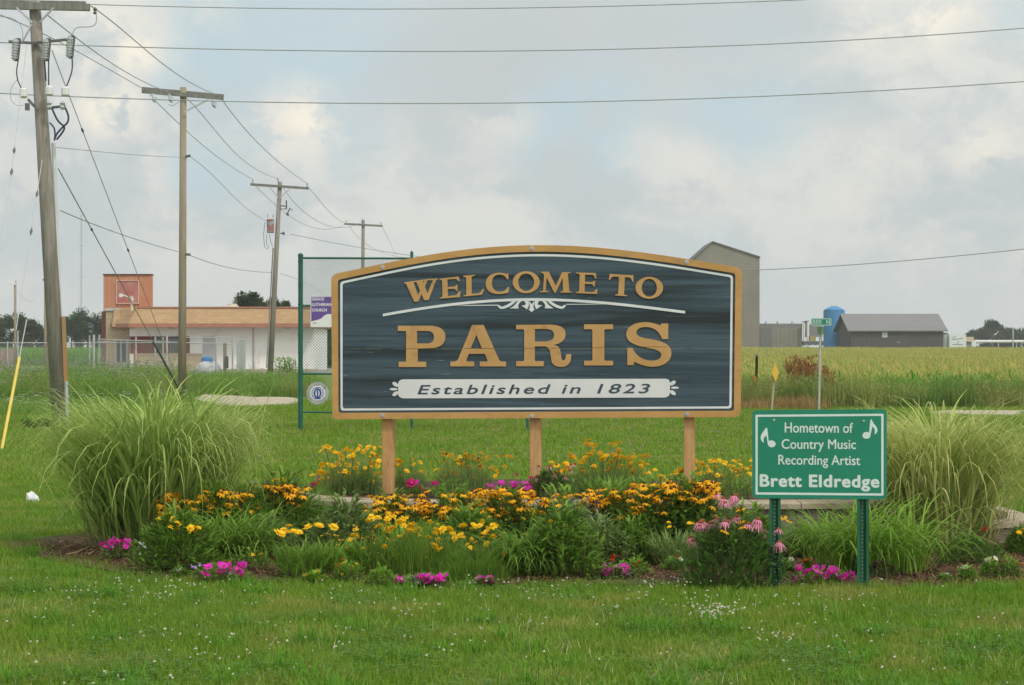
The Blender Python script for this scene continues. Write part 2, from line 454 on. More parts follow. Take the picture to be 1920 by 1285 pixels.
sheet('parking_lot', [(-60, 118), (-14, 118), (-8, 127), (-8, 148), (-60, 158)], .006, M_lot, label='worn asphalt lot before the brick building')
sheet('verge', [(-62, 158.2), (-26, 150), (-26, 166), (-62, 166)], .010, M_drytrim, label='yellowed verge in front of the far crop')

# ------------------------------------------------------------------ lawn
rng = np.random.RandomState(11)
def lawn_patch(size, n, h0, h1, w, seed):
    r = np.random.RandomState(seed); v = Veg()
    b = np.stack([r.uniform(-size / 2, size / 2, n), r.uniform(-size / 2, size / 2, n), np.full(n, -.004)], 1)
    v.blades(b, r.uniform(0, 6.28, n), r.uniform(0, .55, n), r.uniform(.1, 1.2, n), r.uniform(h0, h1, n), r.uniform(.7, 1.3, n) * w, 2, [1, .8, .08], rng=r)
    return v
def lawn(name, y0, y1, step, size, n, h0, h1, w, label, seed, xk=.36, x0=1.6, hole=True, zf=None):
    r = np.random.RandomState(seed)
    protos = [lawn_patch(size, n, h0, h1, w, seed * 10 + k) for k in range(5)]
    P_ = []
    y = y0
    while y < y1:
        xw = y * xk + x0
        xs = np.arange(-xw, xw, step); P_.append(np.stack([xs + r.uniform(-.3, .3, len(xs)) * step, np.full(len(xs), y) + r.uniform(-.3, .3, len(xs)) * step], 1)); y += step
    p = np.concatenate(P_)
    if hole:
        keep = ~inpoly(p[:, 0], p[:, 1], [(x * 1.0, yy) for x, yy in BEDIN]); p = p[keep]
    p = p[~inpoly(p[:, 0], p[:, 1], ROADP)]
    z = ground_z(p[:, 0], p[:, 1]); N = len(p)
    pts = np.concatenate([p, z[:, None]], 1)
    rots = np.stack([np.zeros(N), np.zeros(N), r.uniform(0, 6.28, N)], 1)
    # drifts of taller and shorter growth
    hz = 1 + .28 * np.sin(p[:, 0] * 1.1 + 1.3 * np.sin(p[:, 1] * .8)) * np.cos(p[:, 1] * .9 + .7 * p[:, 0]) + .22 * np.sin(p[:, 0] * 3.7 + p[:, 1] * 2.9) * np.sin(p[:, 1] * 4.3 - p[:, 0] * 1.7) + r.uniform(-.22, .22, N)
    sc = np.stack([np.ones(N), np.ones(N), hz], 1)
    return scatter(name, protos, pts, rots, sc, [M_lawn], label, r)
def inset(poly, d):
    cx = sum(p[0] for p in poly) / len(poly); cy = sum(p[1] for p in poly) / len(poly); out = []
    n = len(poly)
    for i in range(n):
        a = Vector(poly[i - 1]); b = Vector(poly[i]); c = Vector(poly[(i + 1) % n])
        t = (c - a).normalized(); nn = Vector((-t.y, t.x)); out.append((b.x + nn.x * d, b.y + nn.y * d))
    return out
BEDIN = inset(BED, .10)
lawn('grass', 8.2, 13.9, .26, .44, 520, .030, .072, .0048, 'mown lawn grass nearest the camera', 21)
lawn('lawn_grass', 13.7, 24.0, .40, .66, 620, .035, .075, .006, 'mown lawn grass round the flower bed', 22)
lawn('back_grass', 24.0, 60.0, 1.15, 1.7, 900, .05, .11, .013, 'mown lawn grass behind the welcome sign', 23, hole=False)

def tufts():
    """coarser tufts, dry wisps and clover leaves breaking up the mown sward"""
    r = np.random.RandomState(77)
    M_t = leafmat('coarse_tufts', (.10, .27, .02), (.17, .38, .03), .35, .55); M_d = leafmat('dry_wisps', (.46, .42, .20), (.60, .54, .30), .3, .7); M_c = leafmat('clover_leaves', (.07, .20, .03), (.12, .28, .045), .3, .5)
    protos = []
    for k in range(9):
        v = Veg(); n = 70; kind = k % 3; sp = (.05, .09, .14)[kind]
        b = np.stack([r.normal(0, sp, n), r.normal(0, sp, n), np.zeros(n)], 1)
        if kind == 0: v.blades(b, r.uniform(0, 6.28, n), r.uniform(0, .6, n), r.uniform(.2, 1.4, n), r.uniform(.06, .13, n), .0062, 3, m=0, rng=r)
        elif kind == 1: v.blades(b[:26], r.uniform(0, 6.28, 26), r.uniform(.2, 1.3, 26), r.uniform(.0, .8, 26), r.uniform(.04, .10, 26), .0040, 2, m=1, rng=r)
        else:
            b[:, 2] = r.uniform(.03, .065, n)
            for j in range(3): v.blades(b, r.uniform(0, 6.28, n) + j * 2.1, 1.35, .2, .014, .013, 2, [.3, 1, .5], m=2, rng=r)
        protos.append(v)
    N = 1500; y = 8.6 + 15 * r.random(N) ** 1.2; x = r.uniform(-1, 1, N) * (y * .28 + .6)
    cx = r.normal(0, 1, N) * .25; p = np.stack([np.round(x / .9) * .9 * .5 + x * .5 + cx, y], 1); p = p[~inpoly(p[:, 0], p[:, 1], BEDIN)]; N = len(p)
    scatter('lawn_tufts', protos, np.concatenate([p, np.zeros((N, 1))], 1), np.stack([np.zeros(N), np.zeros(N), r.uniform(0, 6.28, N)], 1), r.uniform(.6, 1.25, N), [M_t, M_d, M_c], 'coarse tufts, dry wisps and clover leaves in the near lawn', r)
tufts()

# clover heads in the lawn
M_clover = mat('clover_heads', (.66, .62, .52), (.74, .72, .64), .8, 9, coord='World')
M_cloverp = mat('pink_clover_heads', (.46, .28, .30), (.54, .40, .36), .8, 9, coord='World')
def clover(name, m, spots, label, seed, h=(.045, .08), size=.0095):
    r = np.random.RandomState(seed); protos = []
    for k in range(3):
        v = Veg(); n = 9; b = np.zeros((n, 3)); b[:, 2] = 1.0
        v.blades(b + r.uniform(-.25, .25, (n, 3)) * .5, r.uniform(0, 6.28, n), r.uniform(-1.2, 1.5, n), 0, r.uniform(.7, 1.1, n), .8, 2, [.6, 1, .3], rng=r)
        protos.append(v)
    pts = []
    for (x0, x1, y0, y1, n, cl) in spots:
        c = np.stack([r.uniform(x0, x1, cl), r.uniform(y0, y1, cl)], 1)
        i = r.randint(0, cl, n); p = c[i] + r.normal(0, 1, (n, 2)) * np.array([(x1 - x0), (y1 - y0)]) * .07; pts.append(p)
    p = np.concatenate(pts); p = p[~inpoly(p[:, 0], p[:, 1], BED)]; N = len(p); s = r.uniform(.7, 1.25, N) * size
    pts = np.stack([p[:, 0], p[:, 1], r.uniform(h[0], h[1], N) - s], 1)
    o = scatter(name, protos, pts, np.stack([r.uniform(-.4, .4, N), r.uniform(-.4, .4, N), r.uniform(0, 6.28, N)], 1), s, [m], label, r)
clover('clover', M_clover, [(-2.9, 3.2, 8.8, 13.6, 420, 90), (-1, 1.6, 11.8, 13.5, 80, 8), (.9, 1.6, 10.8, 12.6, 90, 5), (-3.5, -1.5, 12.6, 13.4, 60, 6)], 'small white clover heads dotting the near lawn', 5)
clover('pink_clover', M_cloverp, [(-5, 7, 26, 46, 1500, 120), ], 'pinkish clover heads scattered over the back lawn', 6, h=(.06, .12), size=.020)

# ------------------------------------------------------------------ mulch bed, raised bed, block wall
M_mulch = mat('bark_mulch', (.075, .042, .026), (.12, .072, .042), .95, 9, 1.0, coord='World', c3=(.20, .125, .075), s3=30, detail=8)
sheet('mulch', BED, .022, M_mulch, 'stuff', 'brown bark mulch of the flower bed')
def mulch_chips():
    r = np.random.RandomState(9); protos = []
    for k in range(3):
        v = Veg(); n = 150
        v.blades(np.stack([r.uniform(-.2, .2, n), r.uniform(-.2, .2, n), r.uniform(.0, .02, n)], 1), r.uniform(0, 6.28, n), r.uniform(1.1, 1.75, n), 0, r.uniform(.02, .06, n), r.uniform(.006, .014, n), 1, [1, .7], rng=r); protos.append(v)
    p = []
    for x in np.arange(-4.6, 5.2, .27):
        for y in np.arange(13.4, 16.3, .27): p.append((x + r.uniform(-.1, .1), y + r.uniform(-.1, .1)))
    p = np.array(p); p = p[inpoly(p[:, 0], p[:, 1], inset(BED, .17))]; N = len(p)
    m = leafmat('bark_chips', (.06, .03, .018), (.27, .16, .085), .05, .9)
    scatter('bark_chips', protos, np.concatenate([p, np.full((N, 1), .024)], 1), np.stack([np.zeros(N), np.zeros(N), r.uniform(0, 6.28, N)], 1), np.ones(N), [m], 'loose bark chips over the mulch', r)
mulch_chips()
WALLP = [(-2.35, 18.2), (-2.15, 17.2), (-1.75, 16.55), (-1.15, 16.25), (0, 16.12), (1.6, 16.10), (2.7, 16.12), (3.35, 16.25), (3.85, 16.0), (4.25, 16.3), (4.45, 17.0), (4.4, 18.0)]
def resample(pl, step):
    pl = [Vector((*p, 0)) for p in pl]; out = [pl[0].copy()]; acc = 0; cur = pl[0].copy(); i = 1
    while i < len(pl):
        d = (pl[i] - cur).length
        if acc + d >= step: cur = cur + (pl[i] - cur).normalized() * (step - acc); out.append(cur.copy()); acc = 0
        else: acc += d; cur = pl[i].copy(); i += 1
    return out
M_block = mat('retaining_block', (.15, .135, .105), (.22, .195, .155), .95, 6, 1.0, c3=(.12, .11, .085), s3=14, detail=8, bscale=30)
M_cap = mat('block_cap_stone', (.36, .305, .22), (.43, .37, .28), .95, 6, .5, c3=(.24, .21, .16), s3=10)
def wall():
    w = thing('retaining_wall', 'low curved wall of grey split face blocks with tan caps under the welcome sign', 'garden wall', (0, 16.1, 0))
    random.seed(5)
    for c in range(2):
        pts = resample(WALLP if c == 0 else [(x, y + .0) for x, y in WALLP], .385)
        if c: pts = [a.lerp(b, .5) for a, b in zip(pts, pts[1:])]
        for a, b in zip(pts, pts[1:]):
            if c and (a.x + b.x) / 2 > 3.0: continue
            t = (b - a).normalized(); nrm = Vector((-t.y, t.x, 0)); back = nrm * .26
            e = .004; z0 = c * .165; z1 = z0 + .160; ch = .012
            A = a + t * e; B = b - t * e; j = random.uniform(-.008, .008) + c * .012; A = A + nrm * j; B = B + nrm * j
            g = Geo(); m_ = (A + B) / 2 - nrm * .018
            ring = []
            for z, o in ((z0, .0), (z0 + ch, -.0), (z1 - ch, 0), (z1, 0.0)):
                ring.append([A + Vector((0, 0, z)), m_ + Vector((0, 0, z)) + nrm * (0.01 if z in (z0, z1) else 0), B + Vector((0, 0, z)), B + back + Vector((0, 0, z)), A + back + Vector((0, 0, z))])
            vs = [p for r_ in ring for p in r_]; fs = []
            for k in range(3):
                for q in range(5): q2 = (q + 1) % 5; fs.append((k * 5 + q, k * 5 + q2, (k + 1) * 5 + q2, (k + 1) * 5 + q))
            fs += [(4, 3, 2, 1, 0), (15, 16, 17, 18, 19)]
            g.add(vs, fs); g.make('block', M_block, w)
    pts = resample(WALLP, .40)
    for a, b in zip(pts, pts[1:]):
        t = (b - a).normalized(); nrm = Vector((-t.y, t.x, 0)); e = .004; j = nrm * (-.03 + random.uniform(-.006, .006))
        A = a + t * e + j; B = b - t * e + j; dz = .163 if (a.x + b.x) / 2 > 3.0 else 0; k = nrm * (.14 if dz else .32); z0 = .327 - dz; z1 = .378 - dz + random.uniform(-.003, .003)
        g = Geo(); f = [A, B, B + k, A + k]
        c_ = nrm * .012
        top = [A + c_ + t * .006, B + c_ - t * .006, B + k, A + k]
        g.add([p + Vector((0, 0, z0)) for p in f] + [p + Vector((0, 0, z1 - .012)) for p in f] + [p + Vector((0, 0, z1)) for p in top],
              [(3, 2, 1, 0), (0, 1, 5, 4), (1, 2, 6, 5), (2, 3, 7, 6), (3, 0, 4, 7), (4, 5, 9, 8), (5, 6, 10, 9), (6, 7, 11, 10), (7, 4, 8, 11), (8, 9, 10, 11)])
        g.make('cap_block', M_cap, w)
wall()
sheet('lower_terrace_soil', [(2.9, 16.4), (3.35, 16.42), (3.85, 16.2), (4.2, 16.5), (4.3, 17.2), (3.6, 18.0), (2.9, 18.0)], .165, M_mulch, 'stuff', 'brown soil of the lower terrace behind the right end of the block wall')
inner = inset(WALLP, .2)
sheet('raised_bed_soil', [(x, y + .15) for x, y in WALLP[1:6]] + [(2.7, 16.3), (3.0, 16.4)] + [(3.6, 19.2), (0, 19.6), (-1.9, 19.0)], .335, M_mulch, 'stuff', 'brown soil of the raised bed')

# ------------------------------------------------------------------ welcome sign
def frame_plane(px, py, d, yaw):
    O = P(px, py, d); u = Vector((math.cos(yaw), -math.sin(yaw), 0)); n = Vector((-math.sin(yaw), -math.cos(yaw), 0))
    return (O, u, Vector((0, 0, 1)), n)
def onplane(fr, px, py):
    O, u, v, n = fr; C = Vector((0, 0, HC)); dr = Vector(((px - 960) / F, 1, -(py - YH) / F))
    t = (O - C).dot(n) / dr.dot(n); p = C + dr * t - O
    return (p.dot(u), p.dot(v))
def svg(path, tf, seg=10):
    """SVG-like path (absolute M L H V C Q Z) -> list of loops mapped by tf"""
    tk = path.replace(',', ' ').split(); i = 0; loops = []; cur = []; x = y = 0.0
    def num():
        nonlocal i; v = float(tk[i]); i += 1; return v
    toks = []
    for w_ in tk:
        if w_[0].isalpha():
            toks.append(w_[0])
            if len(w_) > 1: toks.append(w_[1:])
        else: toks.append(w_)
    out = []
    for w_ in toks:
        if not w_[0].isalpha() and w_[-1] in 'Zz': out += [w_[:-1], 'Z']
        else: out.append(w_)
    tk = out; i = 0; cmd = None
    while i < len(tk):
        if tk[i].isalpha(): cmd = tk[i]; i += 1
        if cmd == 'Z':
            if cur: loops.append(cur)
            cur = []; cmd = None; continue
        if cmd == 'M': x, y = num(), num(); cur = [(x, y)]; cmd = 'L'
        elif cmd == 'L': x, y = num(), num(); cur.append((x, y))
        elif cmd == 'H': x = num(); cur.append((x, y))
        elif cmd == 'V': y = num(); cur.append((x, y))
        elif cmd == 'Q':
            a, b, c, d = num(), num(), num(), num()
            for k in range(1, 6): t = k / 5; cur.append(((1 - t) ** 2 * x + 2 * t * (1 - t) * a + t * t * c, (1 - t) ** 2 * y + 2 * t * (1 - t) * b + t * t * d))
            x, y = c, d
        elif cmd == 'C':
            a, b, c, d, e, f = [num() for _ in range(6)]
            for k in range(1, seg + 1):
                t = k / seg; s = 1 - t
                cur.append((s ** 3 * x + 3 * s * s * t * a + 3 * s * t * t * c + t ** 3 * e, s ** 3 * y + 3 * s * s * t * b + 3 * s * t * t * d + t ** 3 * f))
            x, y = e, f
    if cur: loops.append(cur)
    res = []
    for lp in loops:
        q = [tf(*p) for p in lp]
        r_ = [q[0]]
        for p in q[1:]:
            if (abs(p[0] - r_[-1][0]) + abs(p[1] - r_[-1][1])) > 1e-5: r_.append(p)
        if abs(r_[0][0] - r_[-1][0]) + abs(r_[0][1] - r_[-1][1]) < 1e-5: r_.pop()
        ar = sum(r_[k - 1][0] * r_[k][1] - r_[k][0] * r_[k - 1][1] for k in range(len(r_)))
        if (ar > 0) == (len(res) > 0): r_.reverse()      # outer anticlockwise, holes clockwise
        res.append(r_)
    return res

def signwood(name, a, b, c):
    m = bpy.data.materials.new(name); m.use_nodes = True; t = NT(m.node_tree); bs = t.n['Principled BSDF']
    v = t.new('ShaderNodeTexCoord').outputs['Object']
    def st(sx, sy, sz):
        mp = t.new('ShaderNodeMapping'); t.put(mp.inputs[0], v); mp.inputs['Scale'].default_value = (sx, sy, sz); return mp.outputs[0]
    n1 = t.noise(st(.45, .45, 13), 1.0, 6, .65, .5); n2 = t.noise(st(1.5, 1.5, 60), 1.0, 5, .6, .3); n3 = t.noise(st(.28, .28, 5.5), 1.0, 4, .55, .3)
    col = t.mix(t.range(n1, .35, .62), a, b)
    col = t.mix(t.range(n3, .48, .66, 0, .9), col, c)
    col = t.mix(t.range(n2, .58, .80, 0, .45), col, tuple(min(1, x * 1.9 + .02) for x in b))
    # chipped pale scratches
    n4 = t.noise(st(3, 3, 45), 1.6, 3, .5); col = t.mix(t.range(n4, .70, .78, 0, .7), col, (.32, .36, .38))
    t.put(bs.inputs['Base Color'], col); bs.inputs['Roughness'].default_value = .62; bs.inputs['Specular IOR Level'].default_value = .25
    bn = t.new('ShaderNodeBump'); bn.inputs['Strength'].default_value = .55; bn.inputs['Distance'].default_value = .004
    t.put(bn.inputs['Height'], t.math('ADD', n2, n1)); t.l.new(bn.outputs[0], bs.inputs['Normal'])
    return m
M_navy = signwood('navy_painted_wood', (.040, .066, .086), (.068, .108, .138), (.022, .030, .032))
M_tan = mat('tan_painted_trim', (.50, .285, .095), (.56, .33, .12), .65, 2, .3, stretch=(1, 1, 3), c3=(.42, .25, .10), s3=5)
M_letter = mat('tan_painted_letters', (.50, .30, .11), (.55, .34, .14), .6, 4, .3, c3=(.44, .235, .09), s3=6)
M_whitep = mat('weathered_white_paint', (.74, .77, .78), (.66, .70, .72), .6, 3, .2)
M_post = mat('cedar_post_wood', (.50, .29, .125), (.60, .37, .17), .8, 3, .5, stretch=(6, 6, 1), c3=(.40, .22, .09), s3=8)
def bannermat():
    m = mat('banner_white_paint', (.74, .76, .76), (.68, .71, .72), .6, 3, .2); t = NT(m.node_tree); b = t.n['Principled BSDF']
    v = t.new('ShaderNodeTexCoord').outputs['Object']
    mp = t.new('ShaderNodeMapping'); t.put(mp.inputs[0], v); mp.inputs['Scale'].default_value = (3, 3, 9)
    n = t.noise(mp.outputs[0], 1.6, 6, .7)
    sp = t.new('ShaderNodeSeparateXYZ'); t.put(sp.inputs[0], v)
    f = t.math('MULTIPLY', t.range(n, .54, .66, 0, .8), t.range(sp.outputs[2], 1.205, 1.29, 0, 1))
    old = b.inputs['Base Color'].links[0].from_socket
    t.put(b.inputs['Base Color'], t.mix(f, old, (.28, .25, .19))); return m
M_banner = bannermat()
YAW = rad(9)
FR = frame_plane(1006, 650, 17.4, YAW)
topx = np.array([610, 630.6, 718, 818.7, 906, 998, 1059, 1168.7, 1286.8, 1378.7, 1400]); topy = np.array([517.5, 513.5, 494.7, 475.9, 465.4, 459.8, 460.3, 469.9, 485.6, 500.2, 504.5])
TOPC = np.polyfit((topx - 1000) / 400, topy, 5)
def ytop(x, ins): return float(np.polyval(TOPC, (x - 1000) / 400)) + ins
def outline(ins, r):
    xl0, xl1 = 621.3 + ins, 623.6 + ins * .9; xr0, xr1 = 1391.2 - ins, 1388.6 - ins; yb = lambda x: 786.3 + (x - 622) / 768 * (-4.2) - ins * .95
    pts = []
    def corner(a, c, b):   # rounded with quadratic
        for k in range(7): t = k / 6; pts.append(((1 - t) ** 2 * a[0] + 2 * t * (1 - t) * c[0] + t * t * b[0], (1 - t) ** 2 * a[1] + 2 * t * (1 - t) * c[1] + t * t * b[1]))
    corner((xl1, yb(xl1) - r), (xl1, yb(xl1)), (xl1 + r, yb(xl1 + r)))
    corner((xr1 - r, yb(xr1 - r)), (xr1, yb(xr1)), (xr1, yb(xr1) - r))
    corner((xr0, ytop(xr0, ins) + r), (xr0, ytop(xr0, ins)), (xr0 - r, ytop(xr0 - r, ins)))
    for x in np.linspace(xr0 - r, xl0 + r, 30)[1:-1]: pts.append((x, ytop(x, ins)))
    corner((xl0 + r, ytop(xl0 + r, ins)), (xl0, ytop(xl0, ins)), (xl0, ytop(xl0, ins) + r))
    return pts          # anticlockwise as seen (y down px) 
pl = lambda pts: [onplane(FR, *p) for p in pts]
M_crack = mat('dark_open_joint', (.16, .09, .035), (.12, .07, .03), .9)
def welcome_sign():
    base = P(1006, 650, 17.4); base.z = .33
    w = thing('welcome_sign', 'large arched navy wooden sign with tan letters reading WELCOME TO PARIS on three posts', 'sign', base)
    T0, T1 = -.048, 0.0
    # boards, each its own plank with open joints
    out = outline(1.0, 11)
    seams = [400, 518.2, 654.3, 707.5, 800]
    for k in range(4):
        y0, y1 = seams[k] + .15, seams[k + 1] - .15
        poly = [p for p in out]
        def clip(poly, yv, keep_below):
            res = []
            for i in range(len(poly)):
                a = poly[i - 1]; b = poly[i]; ia = (a[1] >= yv) == keep_below; ib = (b[1] >= yv) == keep_below
                if ia != ib: t = (yv - a[1]) / (b[1] - a[1]); res.append((a[0] + (b[0] - a[0]) * t, yv))
                if ib: res.append(b)
            return res
        poly = clip(clip(poly, y0, True), y1, False)
        Geo().prism([pl(poly)], FR, T0, T1 + (-.0015 if k % 2 else 0)).make('plank', M_navy, w)
    # raised tan frame
    o = pl(outline(0, 12)); i_ = pl(outline(12.4, 5)); i_.reverse()
    Geo().prism([o, i_], FR, T0 - .004, .010).make('frame', M_tan, w)
    a = pl(outline(16.8, 6)); b = pl(outline(21.0, 5)); b.reverse()
    Geo().prism([a, b], FR, -.001, .003).make('border_line', M_whitep, w)
    def L(path, scale, ox, oy, name='letter', m=M_letter, z=.009, z0=-.001):
        tf = (lambda x, y: onplane(FR, ox + x / scale, oy + y / scale))
        Geo().prism(svg(path, tf), FR, z0, z).make(name, m, w)
    k3, k4, k1 = 1920 / 280, 1920 / 290, 1920 / 270
    # PARIS
    L('M180 145 L590 145 C720 145 790 200 790 285 C790 390 710 432 590 432 L435 438 L435 600 Q437 607 445 607 L543 607 L543 675 L190 675 L190 607 L275 607 Q287 607 287 595 L287 230 Q287 212 270 212 L180 212 Z M425 212 L560 212 C620 212 645 245 645 290 C645 345 615 372 550 372 L425 372 Z', k3, 720, 590)
    L('M1135 135 L1280 135 L1480 580 Q1492 600 1515 605 L1570 605 L1570 667 L1232 667 L1232 605 L1320 605 Q1335 604 1332 590 L1300 505 L1095 505 L1060 580 Q1055 605 1075 605 L1160 605 L1160 667 L855 667 L855 605 L905 605 Q940 600 955 575 Z M1190 262 L1262 436 L1115 436 Z', k3, 720, 590)
    L('M968 609.5 L1030 609 C1050 609 1060.7 615 1060.7 627 C1060.7 638 1052 645 1037 647 C1046 648 1050 652 1051 660 L1053 672 C1053.5 676.5 1058 678 1060 673 L1062 664.5 L1071 664 C1072 677 1067 688.2 1053 688.2 C1040 688.2 1035 683 1034 675 L1032 662 C1031 653 1027 649.7 1019 649.7 L1003 649.7 L1003 675 Q1003 677.5 1006 677.5 L1019.6 677.5 L1019.6 687 L968 687 L968 677.5 L980 677.5 Q983.2 677.5 983.2 674 L983.2 621 Q983.2 617.7 980 617.7 L968 617.7 Z M1003 617.2 L1022 617.2 C1034 617.2 1039 621 1039 628.5 C1039 636 1033 640.6 1022 640.6 L1003 640.6 Z', 1, 0, 0)
    L('M630 122 L990 122 L990 183 L900 183 Q882 185 882 205 L882 555 Q884 572 900 574 L990 574 L990 632 L632 632 L632 574 L715 574 Q735 572 735 552 L735 205 Q735 185 715 183 L630 183 Z', k4, 1000, 590)
    L('M1675 112 L1675 305 L1600 305 C1570 215 1500 155 1400 155 C1330 155 1280 180 1280 225 C1280 265 1330 285 1420 300 C1600 325 1715 370 1715 480 C1715 580 1620 645 1490 648 C1400 650 1320 620 1255 585 L1240 628 L1168 628 L1168 412 L1230 415 C1270 520 1370 572 1470 572 C1545 572 1590 545 1590 500 C1590 455 1520 432 1430 415 C1260 385 1155 345 1155 245 C1155 150 1260 95 1390 95 C1460 95 1530 115 1575 140 L1590 112 Z', k4, 1000, 590)
    for (xa, xb, yc) in ((762, 782.3, 654.1), (868.5, 926.5, 653.6), (983.4, 1002.8, 653.2), (1032, 1051, 652.9), (1111.5, 1132.8, 652.2), (1196, 1252, 650.6)):
        Geo().prism([pl([(xa, yc + .45), (xb, yc + .45), (xb, yc - .45), (xa, yc - .45)])], FR, .0085, .0096).make('joint_crack', M_crack, w)
    # WELCOME TO
    def multi(paths, ox):
        g = Geo(); tf = (lambda x, y: onplane(FR, ox + x / k1, 490 + y / k1))
        for i, p in enumerate(paths): g.prism(svg(p, tf), FR, -.001, .009 - i * .0004)
        g.make('letter', M_letter, w)
    multi(['M150 292 L250 276 L325 490 L303 540 L262 540 Z', 'M285 540 L318 536 L440 258 L402 262 L300 480 Z', 'M290 272 L375 260 L458 490 L445 520 L395 520 Z', 'M420 520 L455 515 L560 243 L515 248 L425 462 Z',
           'M128 284 L465 236 L467 252 L132 300 Z', 'M455 240 L575 230 L573 247 L458 257 Z'], 740)
    L('M600 235 L855 205 L868 268 L850 270 C835 235 815 235 790 237 L705 245 L708 345 L790 338 Q815 335 820 315 L838 315 L838 395 L822 395 Q815 368 790 368 L708 372 L712 465 L810 455 Q840 450 855 405 L880 400 L872 478 L605 500 L603 488 Q640 480 640 470 L635 260 Q630 250 602 250 Z', k1, 740, 490)
    L('M915 195 L1070 182 L1072 196 Q1030 200 1028 215 L1028 435 L1110 428 Q1150 420 1175 370 L1197 370 L1165 450 L920 470 L918 458 Q955 452 957 440 L955 225 Q950 210 917 210 Z', k1, 740, 490)
    L('M1515 160 L1518 240 L1500 242 C1480 195 1440 178 1395 180 C1330 183 1295 225 1297 300 C1300 375 1345 410 1410 408 C1455 405 1490 385 1508 345 L1530 345 L1518 420 C1470 432 1430 438 1385 438 C1280 438 1215 385 1215 300 C1215 210 1290 155 1400 155 C1450 155 1480 165 1500 175 L1505 160 Z', k1, 740, 490)
    def ring(cx, cy, rx, ry, hx, hy, ox):
        f = lambda t, a, b: (cx + a * math.cos(t), cy + b * math.sin(t))
        N = 36; o_ = [onplane(FR, ox + f(-2 * math.pi * i / N, rx, ry)[0] / k1, 490 + f(-2 * math.pi * i / N, rx, ry)[1] / k1) for i in range(N)]
        h_ = [onplane(FR, ox + f(2 * math.pi * i / N, hx, hy)[0] / k1, 490 + f(2 * math.pi * i / N, hx, hy)[1] / k1) for i in range(N)]
        Geo().prism([o_, h_], FR, -.001, .009).make('letter', M_letter, w)
    ring(1755, 281, 180, 146, 107, 116, 740)
    L('M105 142 L205 140 L300 330 L385 148 L498 145 L498 158 Q465 160 462 175 L480 390 Q482 405 515 408 L515 420 L362 418 L362 406 Q398 404 398 390 L392 225 L300 420 L280 420 L178 215 L165 390 Q168 402 205 404 L205 415 L88 415 L88 404 Q128 402 132 388 L145 180 Q140 160 105 155 Z', k1, 1000, 490)
    L('M570 150 L835 158 L842 232 L825 232 Q815 185 785 182 L690 180 L688 275 L775 280 Q800 282 808 262 L825 262 L820 338 L803 338 Q800 308 770 305 L686 302 L684 405 L780 412 Q820 412 832 375 L857 375 L850 438 L572 425 L572 412 Q610 408 612 395 L620 185 Q618 165 570 162 Z', k1, 1000, 490)
    L('M1018 170 L1335 190 L1335 272 L1320 272 Q1310 225 1285 218 L1222 213 L1210 440 Q1212 452 1252 455 L1252 468 L1092 458 L1092 446 Q1130 442 1133 430 L1143 208 L1075 205 Q1045 205 1025 252 L1008 250 Z', k1, 1000, 490)
    ring(1547, 355, 184, 146, 101, 119, 1000)
    # arched white rule, thin tapering lines under it, and the scroll ornament
    xs = [718, 740, 775, 810, 845, 880.6, 915, 951, 980, 1007, 1040, 1070, 1105, 1140, 1175, 1211, 1240, 1267, 1284.5]
    cf = np.polyfit([(x - 1000) / 280 for x in (718, 740, 810, 880.6, 951, 1007, 1070, 1140, 1211, 1267, 1284)], [591, 587.3, 575.8, 568, 562.6, 561.9, 564, 568.6, 576.5, 583.6, 585.6], 4)
    yy = lambda x: float(np.polyval(cf, (x - 1000) / 280))
    lp = [(x, yy(x) + 2.5) for x in xs] + [(x, yy(x) - 2.5) for x in reversed(xs)]
    Geo().prism([pl(lp)], FR, -.001, .004).make('arched_rule', M_whitep, w)
    Geo().prism([pl([(852, 573.8), (934, 573.3), (934, 571.6), (880, 572.2)])], FR, -.001, .0025).make('tapering_line', M_whitep, w)
    Geo().prism([pl([(1062, 571.6), (1140, 571.0), (1110, 570.0), (1062, 570.2)])], FR, -.001, .0025).make('tapering_line', M_whitep, w)
    g = Geo(); cxm = 997.0
    def orn(path):
        for mir in (0, 1):
            tf = lambda x, y: onplane(FR, (740 + x / k1) if not mir else (2 * cxm - (740 + x / k1)), 490 + y / k1 - (.3 * mir))
            g.prism(svg(path, tf), FR, -.001, .0032)
    orn('M1365 590 L1395 585 L1425 608 Q1500 590 1570 535 L1622 533 Q1540 620 1440 637 L1405 635 Z')
    orn('M1530 630 Q1600 605 1640 533 L1700 530 Q1625 575 1655 632 Z')
    orn('M1688 592 L1740 586 Q1762 562 1722 532 L1782 530 Q1806 585 1765 642 Z')
    g.prism(svg('M1827 680 L1782 640 Q1806 640 1803 600 L1790 530 L1827 575 L1864 530 L1851 600 Q1848 640 1872 640 Z', lambda x, y: onplane(FR, 740 + x / k1, 490 + y / k1)), FR, -.001, .0036)
    g.make('scroll_ornament', M_whitep, w)
    # banner
    bn = svg('M756 711.6 L1247 710.4 Q1256 711 1256.5 719 L1256 737 Q1255 745 1246 745.6 L757 747.2 Q747 746 746.8 739 L746.4 720 Q748 712 756 711.6 Z', lambda x, y: onplane(FR, x, y))
    Geo().prism(bn, FR, -.001, .0035).make('banner', M_banner, w)
    g = Geo()
